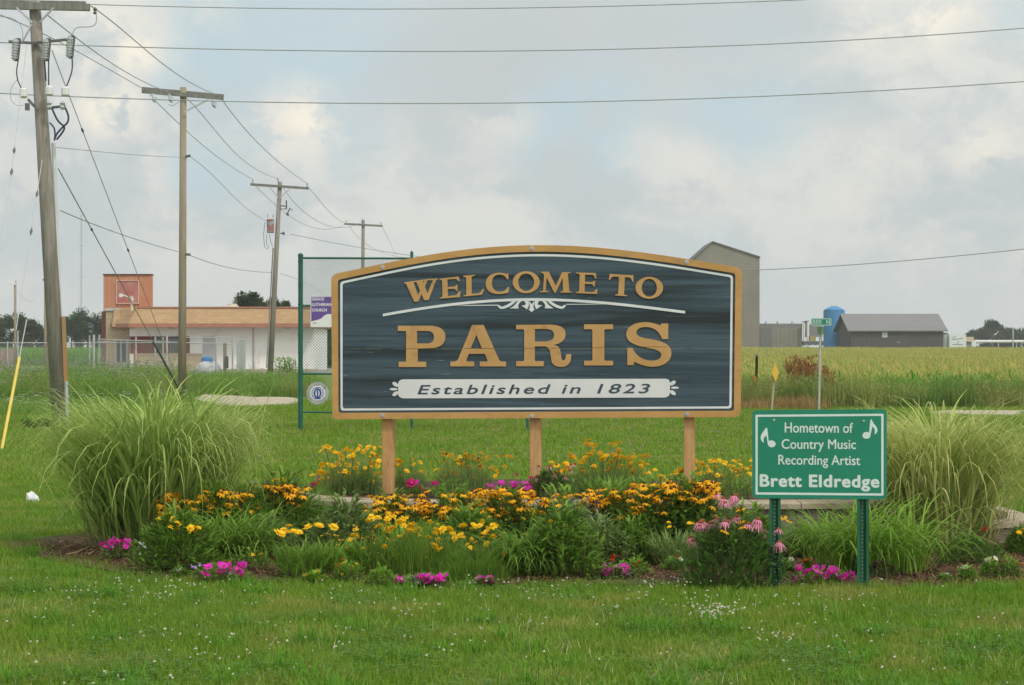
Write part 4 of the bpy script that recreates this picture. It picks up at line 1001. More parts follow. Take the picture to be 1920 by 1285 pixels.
PL = [
 ('leafy_mound', 'grey green twiggy mound between the left rudbeckia and the feathery plant', 'plant', 505, 1044, 80, 62, 'leafy', M_folg, [], .02),
 ('leafy_mound', 'low broad leafed mound behind the scarlet verbena', 'plant', 470, 1072, 80, 34, 'leafy', M_fol, [('cor', 2, 455, 500, 1038, 1046, .7)], .02),
 ('primrose_plant', 'loose yellow flowered plant spreading right of the evening primrose', 'flowering plant', 625, 1078, 90, 70, 'spiky', M_folb, [('ycl', 12, 600, 660, 1000, 1045, .6)], .02),
 ('coreopsis_plant', 'loose yellow flowered stems left of the central coreopsis mass', 'flowering plant', 700, 1080, 95, 84, 'spiky', M_fol, [('ycl', 16, 660, 740, 985, 1040, .6), ('cor', 5, 690, 740, 965, 990)], .02),
 ('leafy_mound', 'light green spiky mound in front of the wall caps left of centre', 'plant', 760, 1062, 100, 100, 'spiky', M_folb, [], .02),
 ('leafy_mound', 'dark green mound in the shade under the middle rudbeckia row', 'plant', 880, 1062, 110, 90, 'leafy', M_fol, [('cor', 8, 850, 930, 985, 1010, .9)], .02),
 ('leafy_mound', 'light green spreading mound below the purple salvia', 'plant', 1125, 1062, 90, 74, 'leafy', M_folg, [('ycl', 8, 1090, 1150, 985, 1030, .5)], .02),
 ('leafy_mound', 'green mound at the foot of the tall rudbeckia on its left side', 'plant', 1180, 1058, 90, 66, 'leafy', M_fol, [], .02),
 ('leafy_mound', 'green willowy leaved mound between tall rudbeckia and pink coneflowers', 'plant', 1268, 1062, 90, 74, 'spiky', M_folg, [('gold', 4, 1225, 1300, 965, 990, .8)], .02),
 ('leafy_mound', 'leafy green mound against the wall behind the pink coneflowers', 'plant', 1405, 1048, 110, 76, 'leafy', M_fol, [('gold', 5, 1335, 1420, 950, 975, .8)], .02),
 ('leafy_mound', 'green mound under the golden rudbeckia beside the left fountain grass', 'plant', 360, 1046, 70, 76, 'leafy', M_fol, [('rud', 6, 330, 400, 935, 960)], .02),
 ('coreopsis_plant', 'orange coreopsis clump hugging the right side of the left sign post', 'flowering plant', 765, 922, 70, 40, 'fine', M_folg, [('cor', 8, 742, 790, 862, 892)], .34),
 ('leafy_mound', 'low green leaves between the left post and the orange coreopsis', 'plant', 845, 930, 80, 26, 'leafy', M_fol, [], .34),
 ('leafy_mound', 'low dark leaves along the raised bed under the fading coneflowers', 'plant', 1075, 932, 80, 28, 'leafy', M_fol, [], .34),
 ('leafy_mound', 'leafy green clump at the foot of the right sign post', 'plant', 1270, 930, 90, 36, 'leafy', M_fol, [('cor', 8, 1225, 1290, 880, 905)], .34),
 # --- raised bed (z .34)
 ('coreopsis_plant', 'yellow coreopsis on the raised bed left of the left sign post', 'flowering plant', 655, 925, 95, 62, 'fine', M_folg, [('cor', 44, 596, 714, 836, 888), ('cor', 10, 585, 700, 886, 908)], .34),
 ('leafy_mound', 'low dark green leafy mound at the foot of the left sign post', 'plant', 682, 928, 62, 38, 'leafy', M_fold, [], .34),
 ('petunia_plant', 'cerise petunias right of the left sign post on the raised bed', 'flowering plant', 790, 932, 60, 14, 'leafy', M_fol, [('cer', 9, 766, 816, 904, 925, 1.25)], .34),
 ('coreopsis_plant', 'sparse orange coreopsis over grey green stems between left and middle posts', 'flowering plant', 868, 922, 90, 58, 'fine', M_folg, [('gold', 14, 812, 905, 848, 878), ('cor', 16, 815, 960, 850, 900)], .34),
 ('petunia_plant', 'magenta petunia patch left of the middle sign post on the raised bed', 'flowering plant', 950, 932, 80, 22, 'leafy', M_fold, [('mag', 15, 914, 1002, 905, 930, 1.1), ('cer', 4, 960, 1000, 885, 915)], .34),
 ('coneflower_plant', 'fading coneflowers with dark cones right of the middle sign post', 'flowering plant', 1032, 930, 80, 40, 'leafy', M_fold, [('faded', 10, 1002, 1078, 868, 925)], .34),
 ('coreopsis_plant', 'tall bright yellow coreopsis cluster between middle and right sign posts', 'flowering plant', 1135, 925, 130, 62, 'fine', M_folg, [('cor', 34, 1052, 1218, 850, 888), ('cor', 16, 1095, 1165, 825, 860), ('gold', 10, 1030, 1100, 850, 890)], .34),
 ('leafy_mound', 'dark green grassy mound beneath the yellow coreopsis between middle and right posts', 'plant', 1160, 932, 130, 46, 'spiky', M_fol, [], .34),
 ('coreopsis_plant', 'yellow coreopsis between the right sign post and the green hometown sign', 'flowering plant', 1350, 925, 110, 50, 'fine', M_folg, [('cor', 30, 1292, 1412, 862, 898)], .34),
 ('leafy_mound', 'bright green leafy mound below the coreopsis right of the right sign post', 'plant', 1375, 935, 85, 36, 'leafy', M_folb, [], .34),
 ('petunia_plant', 'small dark red flowers on the raised bed below the green hometown sign', 'flowering plant', 1515, 938, 60, 14, 'leafy', M_fold, [('red', 8, 1488, 1545, 928, 942, .8)], .34),
 ('mixed_flowers', 'coral and magenta flowers at the left end of the raised bed', 'flowering plant', 605, 925, 100, 18, 'leafy', M_fol, [('cer', 7, 575, 645, 890, 922, .9), ('mar', 5, 585, 625, 895, 912), ('mag', 3, 590, 660, 905, 925, .8)], .34),
 ('lilac_flowers', 'faint lilac and white flowers behind the rudbeckia at the far left of the raised bed', 'flowering plant', 500, 922, 90, 16, 'leafy', M_fold, [('lil', 10, 462, 560, 898, 912, .7), ('cor', 6, 508, 536, 899, 906)], .25),
 # --- lower bed
 ('rudbeckia_plant', 'golden rudbeckia against the right side of the left fountain grass', 'flowering plant', 395, 1042, 120, 106, 'leafy', M_fol, [('rud', 24, 376, 440, 916, 950), ('rud', 10, 300, 350, 925, 955), ('rud', 5, 300, 330, 955, 975)], .02),
 ('rudbeckia_plant', 'golden rudbeckia drooping above the long strap leaves of the left daylily', 'flowering plant', 462, 1036, 95, 98, 'leafy', M_fol, [('rud', 26, 432, 472, 924, 960)], .02),
 ('rudbeckia_plant', 'dense golden rudbeckia crown nearest the left end of the block wall', 'flowering plant', 528, 1030, 115, 112, 'leafy', M_fol, [('rud', 48, 474, 572, 908, 940), ('rud', 5, 498, 520, 935, 955)], .02),
 ('feathery_plant', 'fine bright green feathery foliage between rudbeckia and evening primrose', 'plant', 590, 1015, 130, 88, 'fine', M_folb, [], .02),
 ('coreopsis_plant', 'yellow coreopsis with dark stems in front of the left fountain grass', 'flowering plant', 335, 1072, 110, 95, 'leafy', M_fol, [('cor', 9, 286, 342, 960, 1002, .95), ('cor', 6, 355, 382, 988, 1000), ('cor', 2, 325, 340, 1020, 1030)], .02),
 ('daylily', 'large arching daylily clump right of the left coreopsis', 'plant', 432, 1054, 170, 92, 'strap', M_fol, [], .02),
 ('primrose_plant', 'leafy plant with four open yellow flowers left of the small marigolds', 'flowering plant', 568, 1082, 90, 78, 'spiky', M_fol, [('cor', 7, 518, 650, 984, 1000, 1.2)], .02),
 ('leafy_mound', 'grey green twiggy shrub filling the bed below the wall left of centre', 'shrub', 650, 1060, 110, 100, 'leafy', M_folg, [('ycl', 14, 620, 720, 960, 1040, .5)], .02),
 ('rudbeckia_plant', 'golden rudbeckia row in front of the tan wall caps left of centre', 'flowering plant', 735, 1045, 120, 90, 'leafy', M_fol, [('rud', 44, 690, 800, 926, 975)], .02),
 ('rudbeckia_plant', 'golden rudbeckia row below the cerise petunias and middle wall caps', 'flowering plant', 850, 1045, 120, 98, 'leafy', M_fol, [('rud', 50, 795, 915, 920, 985)], .02),
 ('rudbeckia_plant', 'golden rudbeckia row below the magenta petunias left of the middle post', 'flowering plant', 945, 1045, 110, 98, 'leafy', M_fol, [('rud', 44, 885, 1000, 915, 975)], .02),
 ('coreopsis_plant', 'bright yellow coreopsis in the bed front above the magenta petunias', 'flowering plant', 800, 1080, 150, 84, 'fine', M_fol, [('ycl', 30, 680, 960, 980, 1050, .7), ('cor', 16, 650, 1000, 970, 1030, .8), ('cor', 9, 722, 795, 965, 1012, 1.1), ('cor', 14, 800, 925, 985, 1032, 1.15)], .02),
 ('leafy_mound', 'deep green feathery mound in the bed front right of the petunias', 'plant', 890, 1086, 110, 52, 'fine', M_fol, [('cor', 3, 860, 930, 1020, 1045, .8)], .02),
 ('daylily', 'strap leaved daylily with two orange yellow blooms in the middle of the bed', 'plant', 985, 1080, 135, 100, 'strap', M_fol, [('mar', 1, 940, 945, 1038, 1043, 1.2), ('cor', 2, 945, 955, 1058, 1068, 1.1)], .02),
 ('leafy_mound', 'broad leafy green mound right of the middle daylily', 'plant', 1055, 1082, 105, 105, 'leafy', M_fol, [('cor', 4, 1010, 1090, 975, 1010, .7), ('ycl', 10, 1010, 1110, 980, 1040, .6)], .02),
 ('salvia_plant', 'grey violet salvia spikes between daylily and rudbeckia', 'flowering plant', 1080, 1050, 100, 80, 'leafy', M_folg, [], .02),
 ('rudbeckia_plant', 'golden rudbeckia right of the middle post in front of the fading coneflowers', 'flowering plant', 1050, 1040, 110, 95, 'leafy', M_fol, [('rud', 34, 995, 1105, 925, 965)], .02),
 ('rudbeckia_plant', 'golden rudbeckia hiding the wall below the dark grassy mound', 'flowering plant', 1150, 1045, 100, 105, 'leafy', M_fol, [('rud', 44, 1105, 1195, 915, 968)], .02),
 ('rudbeckia_plant', 'tall leafy rudbeckia left of the pink coneflowers with bare brown stems', 'flowering plant', 1230, 1050, 110, 118, 'leafy', M_fol, [('rud', 44, 1180, 1275, 905, 962)], .02),
 ('rudbeckia_plant', 'bright golden rudbeckia crown at the foot of the right sign post', 'flowering plant', 1300, 1050, 100, 122, 'leafy', M_fol, [('rud', 40, 1252, 1345, 900, 935), ('rud', 5, 1300, 1340, 940, 955)], .02),
 ('coneflower_plant', 'pink purple coneflowers with rusty cones left of the green sign post', 'flowering plant', 1375, 1098, 145, 102, 'leafy', M_fold, [('cone', 15, 1300, 1430, 968, 992, 1.1), ('cone', 7, 1342, 1388, 922, 965, .95), ('cone', 2, 1284, 1300, 1008, 1022, 1.05), ('cone', 3, 1436, 1462, 990, 1020, 1.0), ('rud', 3, 1375, 1395, 975, 985)], .02),
 ('daylily', 'pale edged daylily fountain behind the two green sign posts', 'plant', 1630, 1075, 250, 115, 'strap', M_folb, [], .02),
 ('daylily', 'dark strap leaved clump against the block wall left of the green sign post', 'plant', 1530, 1045, 100, 80, 'strap', M_fol, [('gold', 3, 1428, 1482, 965, 982, .8)], .02),
 ('heuchera', 'dark purple leaved heuchera at the foot of the left green post', 'plant', 1440, 1085, 60, 38, 'leafy', M_folp, [], .02),
 ('heuchera', 'dark purple leaved heuchera right of the right green post', 'plant', 1650, 1085, 60, 26, 'leafy', M_folp, [], .02),
 ('petunia_plant', 'magenta petunias at the foot of the left fountain grass', 'flowering plant', 222, 1050, 70, 24, 'leafy', M_folg, [('mag', 10, 190, 244, 1010, 1026), ('lil', 3, 205, 240, 1022, 1038, .7)], .02),
 ('white_flowers', 'white flower heads left of the left coreopsis', 'flowering plant', 272, 1060, 40, 28, 'leafy', M_folg, [('wcl', 4, 262, 292, 1018, 1032), ('wcl', 2, 260, 280, 1040, 1048), ('wcl', 1, 268, 276, 1056, 1062)], .02),
 ('white_flowers', 'tiny white flowers at the bed edge below the left coreopsis', 'flowering plant', 340, 1082, 24, 12, 'leafy', M_fol, [('white', 3, 332, 346, 1062, 1076)], .02),
 ('petunia_plant', 'magenta petunias with lilac edges below the left daylily', 'flowering plant', 415, 1090, 110, 24, 'leafy', M_fol, [('mag', 14, 384, 462, 1058, 1078, 1.1), ('lil', 4, 362, 385, 1055, 1072, .8), ('lil', 2, 430, 445, 1075, 1082, .7)], .02),
 ('verbena_plant', 'scarlet verbena heads behind the magenta petunias at the left bed edge', 'flowering plant', 432, 1070, 36, 14, 'leafy', M_fol, [('red', 4, 418, 442, 1048, 1060)], .02),
 ('marigold_plant', 'low yellow flowered plant below the evening primrose', 'flowering plant', 590, 1094, 34, 16, 'leafy', M_folb, [('ycl', 7, 572, 602, 1072, 1088, .9)], .02),
 ('marigold_plant', 'low orange and yellow marigolds left of the lime green plant', 'flowering plant', 652, 1092, 52, 34, 'leafy', M_folb, [('mar', 4, 630, 665, 1048, 1070, .6), ('ycl', 7, 630, 670, 1052, 1085, .9)], .02),
 ('lime_plant', 'lime green leafy plant left of the central magenta petunias', 'plant', 716, 1098, 48, 28, 'leafy', M_folb, [], .02),
 ('petunia_plant', 'wide magenta and lilac petunia patch at the front centre of the bed', 'flowering plant', 792, 1100, 100, 18, 'leafy', M_fol, [('mag', 16, 784, 838, 1078, 1094, 1.1), ('lil', 10, 752, 790, 1082, 1092, .8), ('mag', 3, 740, 755, 1086, 1094)], .02),
 ('petunia_plant', 'single small magenta petunia tuft right of the wide petunia patch', 'flowering plant', 910, 1100, 28, 12, 'leafy', M_fol, [('mag', 5, 898, 922, 1085, 1094)], .02),
 ('marigold_plant', 'small yellow marigolds behind the central magenta petunias', 'flowering plant', 815, 1080, 34, 24, 'leafy', M_folb, [('ycl', 5, 795, 825, 1058, 1078, .9)], .02),
 ('petunia_plant', 'magenta petunias among red verbena right of the bed centre', 'flowering plant', 1153, 1085, 60, 22, 'leafy', M_folg, [('mag', 10, 1128, 1175, 1060, 1075, 1.0), ('lil', 2, 1170, 1182, 1078, 1088, .7)], .02),
 ('verbena_plant', 'red verbena and lime leaves beside the petunias right of the bed centre', 'flowering plant', 1190, 1080, 60, 26, 'leafy', M_folb, [('red', 3, 1125, 1165, 1043, 1052, .7), ('red', 3, 1185, 1208, 1053, 1062, .8)], .02),
 ('lime_plant', 'small lime green leafy plant left of the pink coneflowers', 'plant', 1265, 1072, 34, 22, 'leafy', M_folb, [('red', 1, 1266, 1270, 1043, 1047, .5), ('white', 1, 1273, 1278, 1048, 1052, .8)], .02),
 ('petunia_plant', 'magenta petunia mound between the two green sign posts', 'flowering plant', 1545, 1096, 110, 24, 'leafy', M_fol, [('mag', 16, 1488, 1600, 1064, 1090, 1.1), ('lil', 3, 1560, 1580, 1072, 1080, .8)], .02),
 ('gaillardia_plant', 'orange red daisies behind the petunias between the green posts', 'flowering plant', 1522, 1080, 36, 22, 'leafy', M_fol, [('mar', 6, 1506, 1534, 1048, 1065, 1.2)], .02),
 ('white_flowers', 'small white flowers right of the left green sign post', 'flowering plant', 1475, 1075, 24, 20, 'leafy', M_folb, [('white', 3, 1468, 1484, 1046, 1062, .9)], .02),
 ('white_flowers', 'single white bloom leftmost on the bare mulch right of the green sign', 'flowering plant', 1772, 1092, 18, 10, 'leafy', M_fol, [('white', 2, 1768, 1778, 1076, 1082)], .02),
 ('white_flowers', 'white flowers between the lone bloom and the tall white one at the right end', 'flowering plant', 1812, 1090, 28, 22, 'leafy', M_folb, [('white', 4, 1802, 1818, 1062, 1072), ('white', 1, 1808, 1812, 1084, 1088, .7)], .02),
 ('white_flowers', 'tallest white flowered plant with lime leaves at the right end', 'flowering plant', 1856, 1085, 30, 30, 'leafy', M_folb, [('white', 4, 1850, 1868, 1046, 1056)], .02),
 ('lime_plant', 'upright lime green plant rightmost on the mulch', 'plant', 1893, 1085, 36, 34, 'leafy', M_folb, [('mar', 2, 1900, 1918, 1054, 1062, .6)], .02),
 ('leafy_mound', 'blackish green low shrub below the stepped end of the block wall', 'shrub', 1815, 1058, 90, 46, 'leafy', M_fold, [], .02),
 ('coral_flowers', 'coral and dark red bloom stalk at the right end of the wall', 'flowering plant', 1862, 1045, 30, 30, 'spiky', M_fold, [('coral', 5, 1858, 1872, 1018, 1035), ('red', 1, 1846, 1850, 992, 996)], .02),
 ('coreopsis_plant', 'yellow orange flowers at the far right edge of the bed', 'flowering plant', 1912, 1040, 50, 40, 'leafy', M_fol, [('gold', 3, 1896, 1920, 988, 1012)], .02),
]
for i, p in enumerate(PL):
    name, label, cat, px, pyb, wp, hp, st, m, fl, z0 = p
    grp = {'rudbeckia_plant': 'rudbeckia plants in the flower bed', 'coreopsis_plant': 'yellow coreopsis plants in the flower bed', 'petunia_plant': 'petunias in the flower bed', 'daylily': 'daylilies in the flower bed', 'white_flowers': 'white flowers along the bed edge'}.get(name)
    small = hp < 40
    wp = wp * (1.35 if hp > 45 else 1.15)
    plant(name, label, cat, px, pyb, wp, hp, st, m, fl, z0 if z0 != .34 else .34, seed=i, group=grp, n=(260 if small else None) if st == 'leafy' else ((1000 if z0 > .3 else 2600 if wp > 110 else 2000) if st == 'fine' else None), dep=.42 if hp > 40 else None)
def spikes():
    o = [x for x in bpy.data.objects if x.get('label', '').startswith('grey violet salvia')][0]
    r = np.random.RandomState(4); v = Veg(); base = ORG[o.name]; n = 14
    for k in range(n):
        c = P(r.uniform(1035, 1125), 1040, base.y + r.uniform(-.1, .1)); c.z = .15; top = r.uniform(.42, .56)
        N = 40; b = np.stack([np.full(N, c.x) + r.normal(0, .004, N), np.full(N, c.y), r.uniform(top - .18, top, N)], 1)
        v.blades(b, r.uniform(0, 6.28, N), r.uniform(.5, 1.4, N), 0, .014, .007, 1, [.6, 1], rng=r)
    v.make('flower_spikes', [M_spike], o)
spikes()
def ground_litter():
    g = Geo(); random.seed(8); c = G(60, 943)
    pts = [(-.085, -.02, .01), (-.02, -.06, .0), (.07, -.05, .01), (.09, .03, .02), (.0, .07, .01), (-.07, .05, .015)]
    n = len(pts); rings = []
    for z, s in ((0.0, 1.0), (.05, 1.05), (.10, .75), (.125, .2)):
        rings.append([(c.x + x * s * .8 + random.uniform(-.02, .02), c.y + y * s, z * .8 + (random.uniform(-.02, .03) if z else 0)) for x, y, _ in pts])
    vs = [p for r_ in rings for p in r_]; fs = []
    for k in range(3):
        for i in range(n): j = (i + 1) % n; fs.append((k * n + i, k * n + j, (k + 1) * n + j, (k + 1) * n + i))
    fs.append(tuple(range(3 * n, 4 * n))); g.add(vs, fs)
    o = g.make('plastic_bag', mat('white_plastic', (.84, .86, .88), (.70, .73, .76), .4, 20), loc=(c.x, c.y, 0)); tag(o, 'crumpled white plastic bag on the lawn at the left edge', 'bag')
ground_litter()

# ------------------------------------------------------------------ green chain link frame with club signs
M_gfence = mat('green_coated_steel', (.010, .095, .065), (.014, .12, .085), .5, 5, spec=.4)
M_gwire = mat('green_grey_wire', (.08, .17, .14), (.12, .22, .19), .6, 5)
def chain_mesh(g, p0, p1, zlo, zhi, pitch, r, n=3):
    a = Vector(p0); b = Vector(p1); L = (Vector((b.x, b.y, 0)) - Vector((a.x, a.y, 0))).length; H = zhi - zlo
    u = Vector((b.x - a.x, b.y - a.y, 0)).normalized(); k = -H
    nrm = Vector((u.y, -u.x, 0))
    while k < L:
        for s in (0, 1):
            # line from (k,0) to (k+H,H) or mirrored
            t0 = max(0, -k); t1 = min(H, L - k)
            if t1 > t0:
                if s == 0: q0 = (k + t0, t0); q1 = (k + t1, t1)
                else: q0 = (k + t0, H - t0); q1 = (k + t1, H - t1)
                f = lambda q: Vector((a.x, a.y, zlo)) + u * q[0] + Vector((0, 0, q[1])) + nrm * (r * .8 if s else -r * .8)
                g.tube([f(q0), f(q1)], r, n, caps=False)
        k += pitch
def club_frame():
    D = 38.0; base = P(563, 810, D)
    w = thing('chain_link_screen', 'tall green chain link frame holding club signs behind the welcome sign', 'fence', (base.x, D, 0))
    X = lambda px: (px - 960) * D / F; Z = lambda py: HC - (py - YH) * D / F
    for px, r, yt in ((563.5, .047, 478), (772, .028, 474), (989, .028, 474)):
        g = Geo().tube([(X(px), D, -.1), (X(px), D, Z(yt) - .03), (X(px), D, Z(yt))], [r, r, r], 12); g.lathe((X(px), D, Z(yt)), [(r * 1.15, -.03), (r * 1.15, 0), (r * .7, .025), (.005, .035)], 12)
        g.make('post', M_gfence, w, smooth=False)
    for py, r, dx in ((484, .021, 0), (573.5, .021, 0), (701, .020, 0), (773, .018, 0)):
        Geo().tube([(X(566), D - .01, Z(py)), (X(772), D - .01, Z(py + 1)), (X(989), D - .01, Z(py + 1))], r, 8).make('rail', M_gfence, w)
    for py in (490, 533, 571, 628, 661, 703, 773):
        Geo().tube([(X(563.5), D, Z(py) - .012), (X(563.5), D, Z(py) + .012)], .053, 12).make('clamp', M_gfence, w)
    g = Geo(); chain_mesh(g, (X(567), D + .03, 0), (X(988), D + .03, 0), Z(701), Z(484), .060, .0036); o = g.make('chain_mesh', M_gwire, w); o['kind'] = 'stuff'
    return D
DF = club_frame()
M_purple = mat('purple_print', (.13, .075, .30), (.15, .09, .33), .5, 3); M_signwhite = mat('white_sign_face', (.74, .76, .77), (.70, .72, .74), .5, 4)
def church_sign():
    D = DF - .08; fr = frame_plane(621, 585, D, 0)
    w = thing('church_sign', 'purple and white GRACE LUTHERAN CHURCH sign hung on the green chain link frame', 'sign', P(621, 613, D))
    p = lambda pts: [onplane(fr, *q) for q in pts]
    Geo().prism([p(rrect(582.3, 661, 555.2, 613.6, 2, 3))], fr, -.012, 0).make('panel', M_signwhite, w)
    Geo().prism(svg('M583.6 556.6 L659.5 556.6 L659.5 606 C650 606 640 604 634 598 C628 589 613 584 604 596 C601 599 594 600 583.6 603 Z', lambda x, y: onplane(fr, x, y)), fr, .0005, .0015, back=False).make('printed_field', M_purple, w)
    text_on(fr, 'GRACE', [(585, 563.4), (607.5, 563.4)], 5.2, M_signwhite, w, .003, off=.03)
    text_on(fr, 'LUTHERAN', [(585, 573.8), (621, 573.8)], 5.2, M_signwhite, w, .003, off=.03)
    text_on(fr, 'CHURCH', [(585, 584.2), (612.5, 584.2)], 5.2, M_signwhite, w, .003, off=.03)
    Geo().prism([p([(586.5, 606.2), (589, 605.2), (593, 605.6), (593, 606.6), (588, 607)])], fr, .0004, .002).make('small_mark', M_dkmetal, w)
church_sign()
def club_badge():
    D = DF - .10; fr = frame_plane(595, 738, D, 0)
    w = thing('club_badge', 'round grey club badge with a blue octagon emblem on the green frame', 'sign', P(595, 738, D))
    ring = lambda r, n, a0=0, sx=1: [onplane(fr, 595.5 + r * sx * math.cos(-2 * math.pi * i / n + a0), 737.5 + r * math.sin(-2 * math.pi * i / n + a0)) for i in range(n)]
    rv = lambda l: list(reversed(l))
    gy = mat('grey_badge_rim', (.30, .31, .31), (.42, .43, .43), .6, 9, c3=(.09, .10, .10), s3=7); bl = mat('blue_emblem', (.02, .06, .26), (.03, .08, .30), .5, 5)
    tooth = [onplane(fr, 595.5 + (21.3 if i % 2 else 20.2) * math.cos(-2 * math.pi * i / 32), 737.5 + (22 if i % 2 else 20.8) * math.sin(-2 * math.pi * i / 32)) for i in range(32)]
    Geo().prism([tooth], fr, -.03, 0).make('rim', gy, w)
    for i in range(18):      # raised worn characters round the rim, unreadable
        a = rad(100 + i * 12); x, y = 595.5 + 17.2 * math.cos(a), 737.5 + 17.8 * math.sin(a); s = 1.5
    Geo().prism([ring(14.6, 8, math.pi / 8)], fr, .0005, .006).make('emblem_plate', M_signwhite, w)
    Geo().prism([ring(12.0, 8, math.pi / 8), rv(ring(10.3, 8, math.pi / 8))], fr, .0065, .008).make('emblem_line', bl, w)
    Geo().prism([ring(9.2, 18, 0, .82), rv(ring(6.6, 18, 0, .62))], fr, .0068, .010).make('emblem_letter', bl, w)
    Geo().prism([[onplane(fr, *q) for q in ((594.2, 744.5), (596.9, 744.5), (596.9, 732), (595.2, 731), (593.6, 733.5), (594.2, 734))]], fr, .0068, .0105).prism([[onplane(fr, *q) for q in ((589.5, 748.5), (601.5, 748.5), (599, 745.2), (592, 745.2))]], fr, .0068, .0112).make('emblem_figure', bl, w)
club_badge()

# ------------------------------------------------------------------ utility poles and lines
def woodmat(name, a, b, c=None, lowstain=None):
    return mat(name, a, b, .9, 2.2, .7, stretch=(7, 7, .5), c3=c, s3=5, detail=7)
M_pole1 = woodmat('silver_grey_pole_wood', (.30, .28, .25), (.21, .19, .165), (.36, .34, .31))
M_pole2 = woodmat('tan_treated_pole_wood', (.35, .30, .22), (.27, .235, .175), (.36, .27, .16))
M_arm = woodmat('crossarm_wood', (.25, .25, .23), (.18, .18, .165))
def insulator(g, c, s=1.0, up=True, m=0):
    c = Vector(c); q = 1 if up else -1
    g.lathe(c, [(.012 * s, 0), (.012 * s, .05 * q * s), (.05 * s, .055 * q * s), (.028 * s, .09 * q * s), (.05 * s, .10 * q * s), (.025 * s, .14 * q * s), (.03 * s, .17 * q * s), (.006 * s, .19 * q * s)][::1 if up else 1], 8, m)
def cutout(g, top, bot, off=.14, s=1.0):
    top = Vector(top); bot = Vector(bot); x = Vector((1, 0, 0)) * off
    g.tube([top, top.lerp(bot, .5), bot], [.045 * s, .06 * s, .045 * s], 8, 1)
    for k in range(1, 8): c = top.lerp(bot, k / 8); g.tube([c, c + (bot - top).normalized() * .02], .075 * s, 8, 1)
    g.tube([top + x * .9, bot + x * .7], .022 * s, 6, 0); g.tube([top, top + x * .9], .02 * s, 6, 0); g.tube([bot, bot + x * .7], .025 * s, 6, 0)
def pole1():
    D = 39.8; base = P(114, 803, D); base.z = 0; top = P(64.5, 2, D)
    w = thing('utility_pole', 'tall weathered grey pole at the left with fuse cutouts and black cable loops', 'utility pole', base)
    Geo().tube([base - Vector((0, 0, .1)), base.lerp(top, .5), top], [.165, .150, .118], 18).make('pole', M_pole1, w, smooth=True)
    Q = lambda x, y, dd=0: P(x, y, D + dd)
    g = Geo().bar(Q(-75, 9, -.2), Q(168, 14, -.2), .10, .14); g.make('crossarm', M_arm, w)
    Geo().bar(Q(-75, 5, .22), Q(160, 9, .22), .10, .13).make('crossarm', M_arm, w)
    Geo().bar(Q(30, 14, -.27), Q(60, 42, -.16), .012, .04).make('brace', M_galv, w)
    Geo().bar(Q(100, 15, -.27), Q(74, 42, -.16), .012, .04).make('brace', M_galv, w)
    Geo().bar(Q(16, 78, -.2), Q(62, 81, -.17), .05, .05).bar(Q(62, 81, -.17), Q(128, 74, -.25), .05, .05).make('bracket', M_dkmetal, w)
    Geo().bar(Q(60, 45, -.2), Q(41, 80, -.2), .03, .03).make('brace', M_galv, w)
    for (x, y) in ((29, 93), (86, 93), (131, 88)):
        g = Geo(); cutout(g, Q(x, y - 20, -.35), Q(x - 2, y + 20, -.35), .10); g.make('fuse_cutout', [M_dkmetal, M_porc], w)
    for (x, y, dx) in ((44, 175, 7), (92, 171, 0), (122, 172, -2)):
        Geo().lathe(Q(x, y + 9, -.30), [(.05, 0), (.085, .03), (.085, .17), (.05, .20)], 10).make('arrester', M_signwhite, w)
    def curve(pts, r, name, m, n=6):
        Geo().tube([Q(x, y, -.30) for x, y in smooth(pts)], r, n).make(name, m, w)
    def smooth(p, k=5):
        out = []
        for i in range(len(p) - 1):
            a, b, c, d = p[max(i - 1, 0)], p[i], p[i + 1], p[min(i + 2, len(p) - 1)]
            for j in range(k):
                t = j / k; out.append(tuple(.5 * ((2 * b[q]) + (-a[q] + c[q]) * t + (2 * a[q] - 5 * b[q] + 4 * c[q] - d[q]) * t * t + (-a[q] + 3 * b[q] - 3 * c[q] + d[q]) * t ** 3) for q in (0, 1)))
        out.append(p[-1]); return out
    curve([(34, 114), (31, 132), (33, 150), (40, 166)], .012, 'jumper_wire', M_cable)
    curve([(91, 112), (91, 140), (91, 160)], .014, 'jumper_wire', M_cable)
    curve([(135, 108), (135, 130), (130, 148), (124, 163)], .014, 'jumper_wire', M_cable)
    curve([(83, 113), (85, 140), (86, 152)], .016, 'jumper_wire', M_cable)
    curve([(180, 20), (180, 42), (170, 50), (148, 51), (139, 56), (136, 66)], .009, 'jumper_wire', M_wire)
    curve([(0, 31), (20, 34), (36, 44), (42, 60), (42, 76)], .008, 'jumper_wire', M_wire)
    curve([(32, 150), (21, 165), (20, 185), (30, 197), (44, 198)], .006, 'jumper_wire', M_wire)
    curve([(122, 202), (128, 218), (126, 230), (116, 240), (106, 252), (102, 262)], .020, 'power_cable', M_cable)
    curve([(97, 203), (108, 226), (120, 238), (117, 248), (106, 262)], .020, 'power_cable', M_cable)
    curve([(93, 230), (101, 240), (103, 252), (102, 264)], .018, 'power_cable', M_cable)
    Geo().bar(Q(97, 202, -.25), Q(122, 199, -.3), .04, .05).bar(Q(52, 186, -.3), Q(72, 208, -.2), .03, .05).make('bracket', M_dkmetal, w)
    Geo().lathe(Q(117, 206, -.3), [(.03, 0), (.06, .05), (.03, .09), (.06, .13), (.02, .18)], 8).lathe(Q(92, 206, -.3), [(.03, 0), (.06, .05), (.03, .09), (.06, .13), (.02, .18)], 8).make('insulator', M_porc, w)
    Geo().lathe(Q(51, 207, -.3), [(.05, 0), (.05, .14)], 8).make('arrester', M_dkmetal, w)
    Geo().lathe(Q(178, 27, -.2), [(.02, 0), (.045, .03), (.02, .07), (.045, .1), (.02, .14)], 8).make('insulator', M_dkmetal, w)
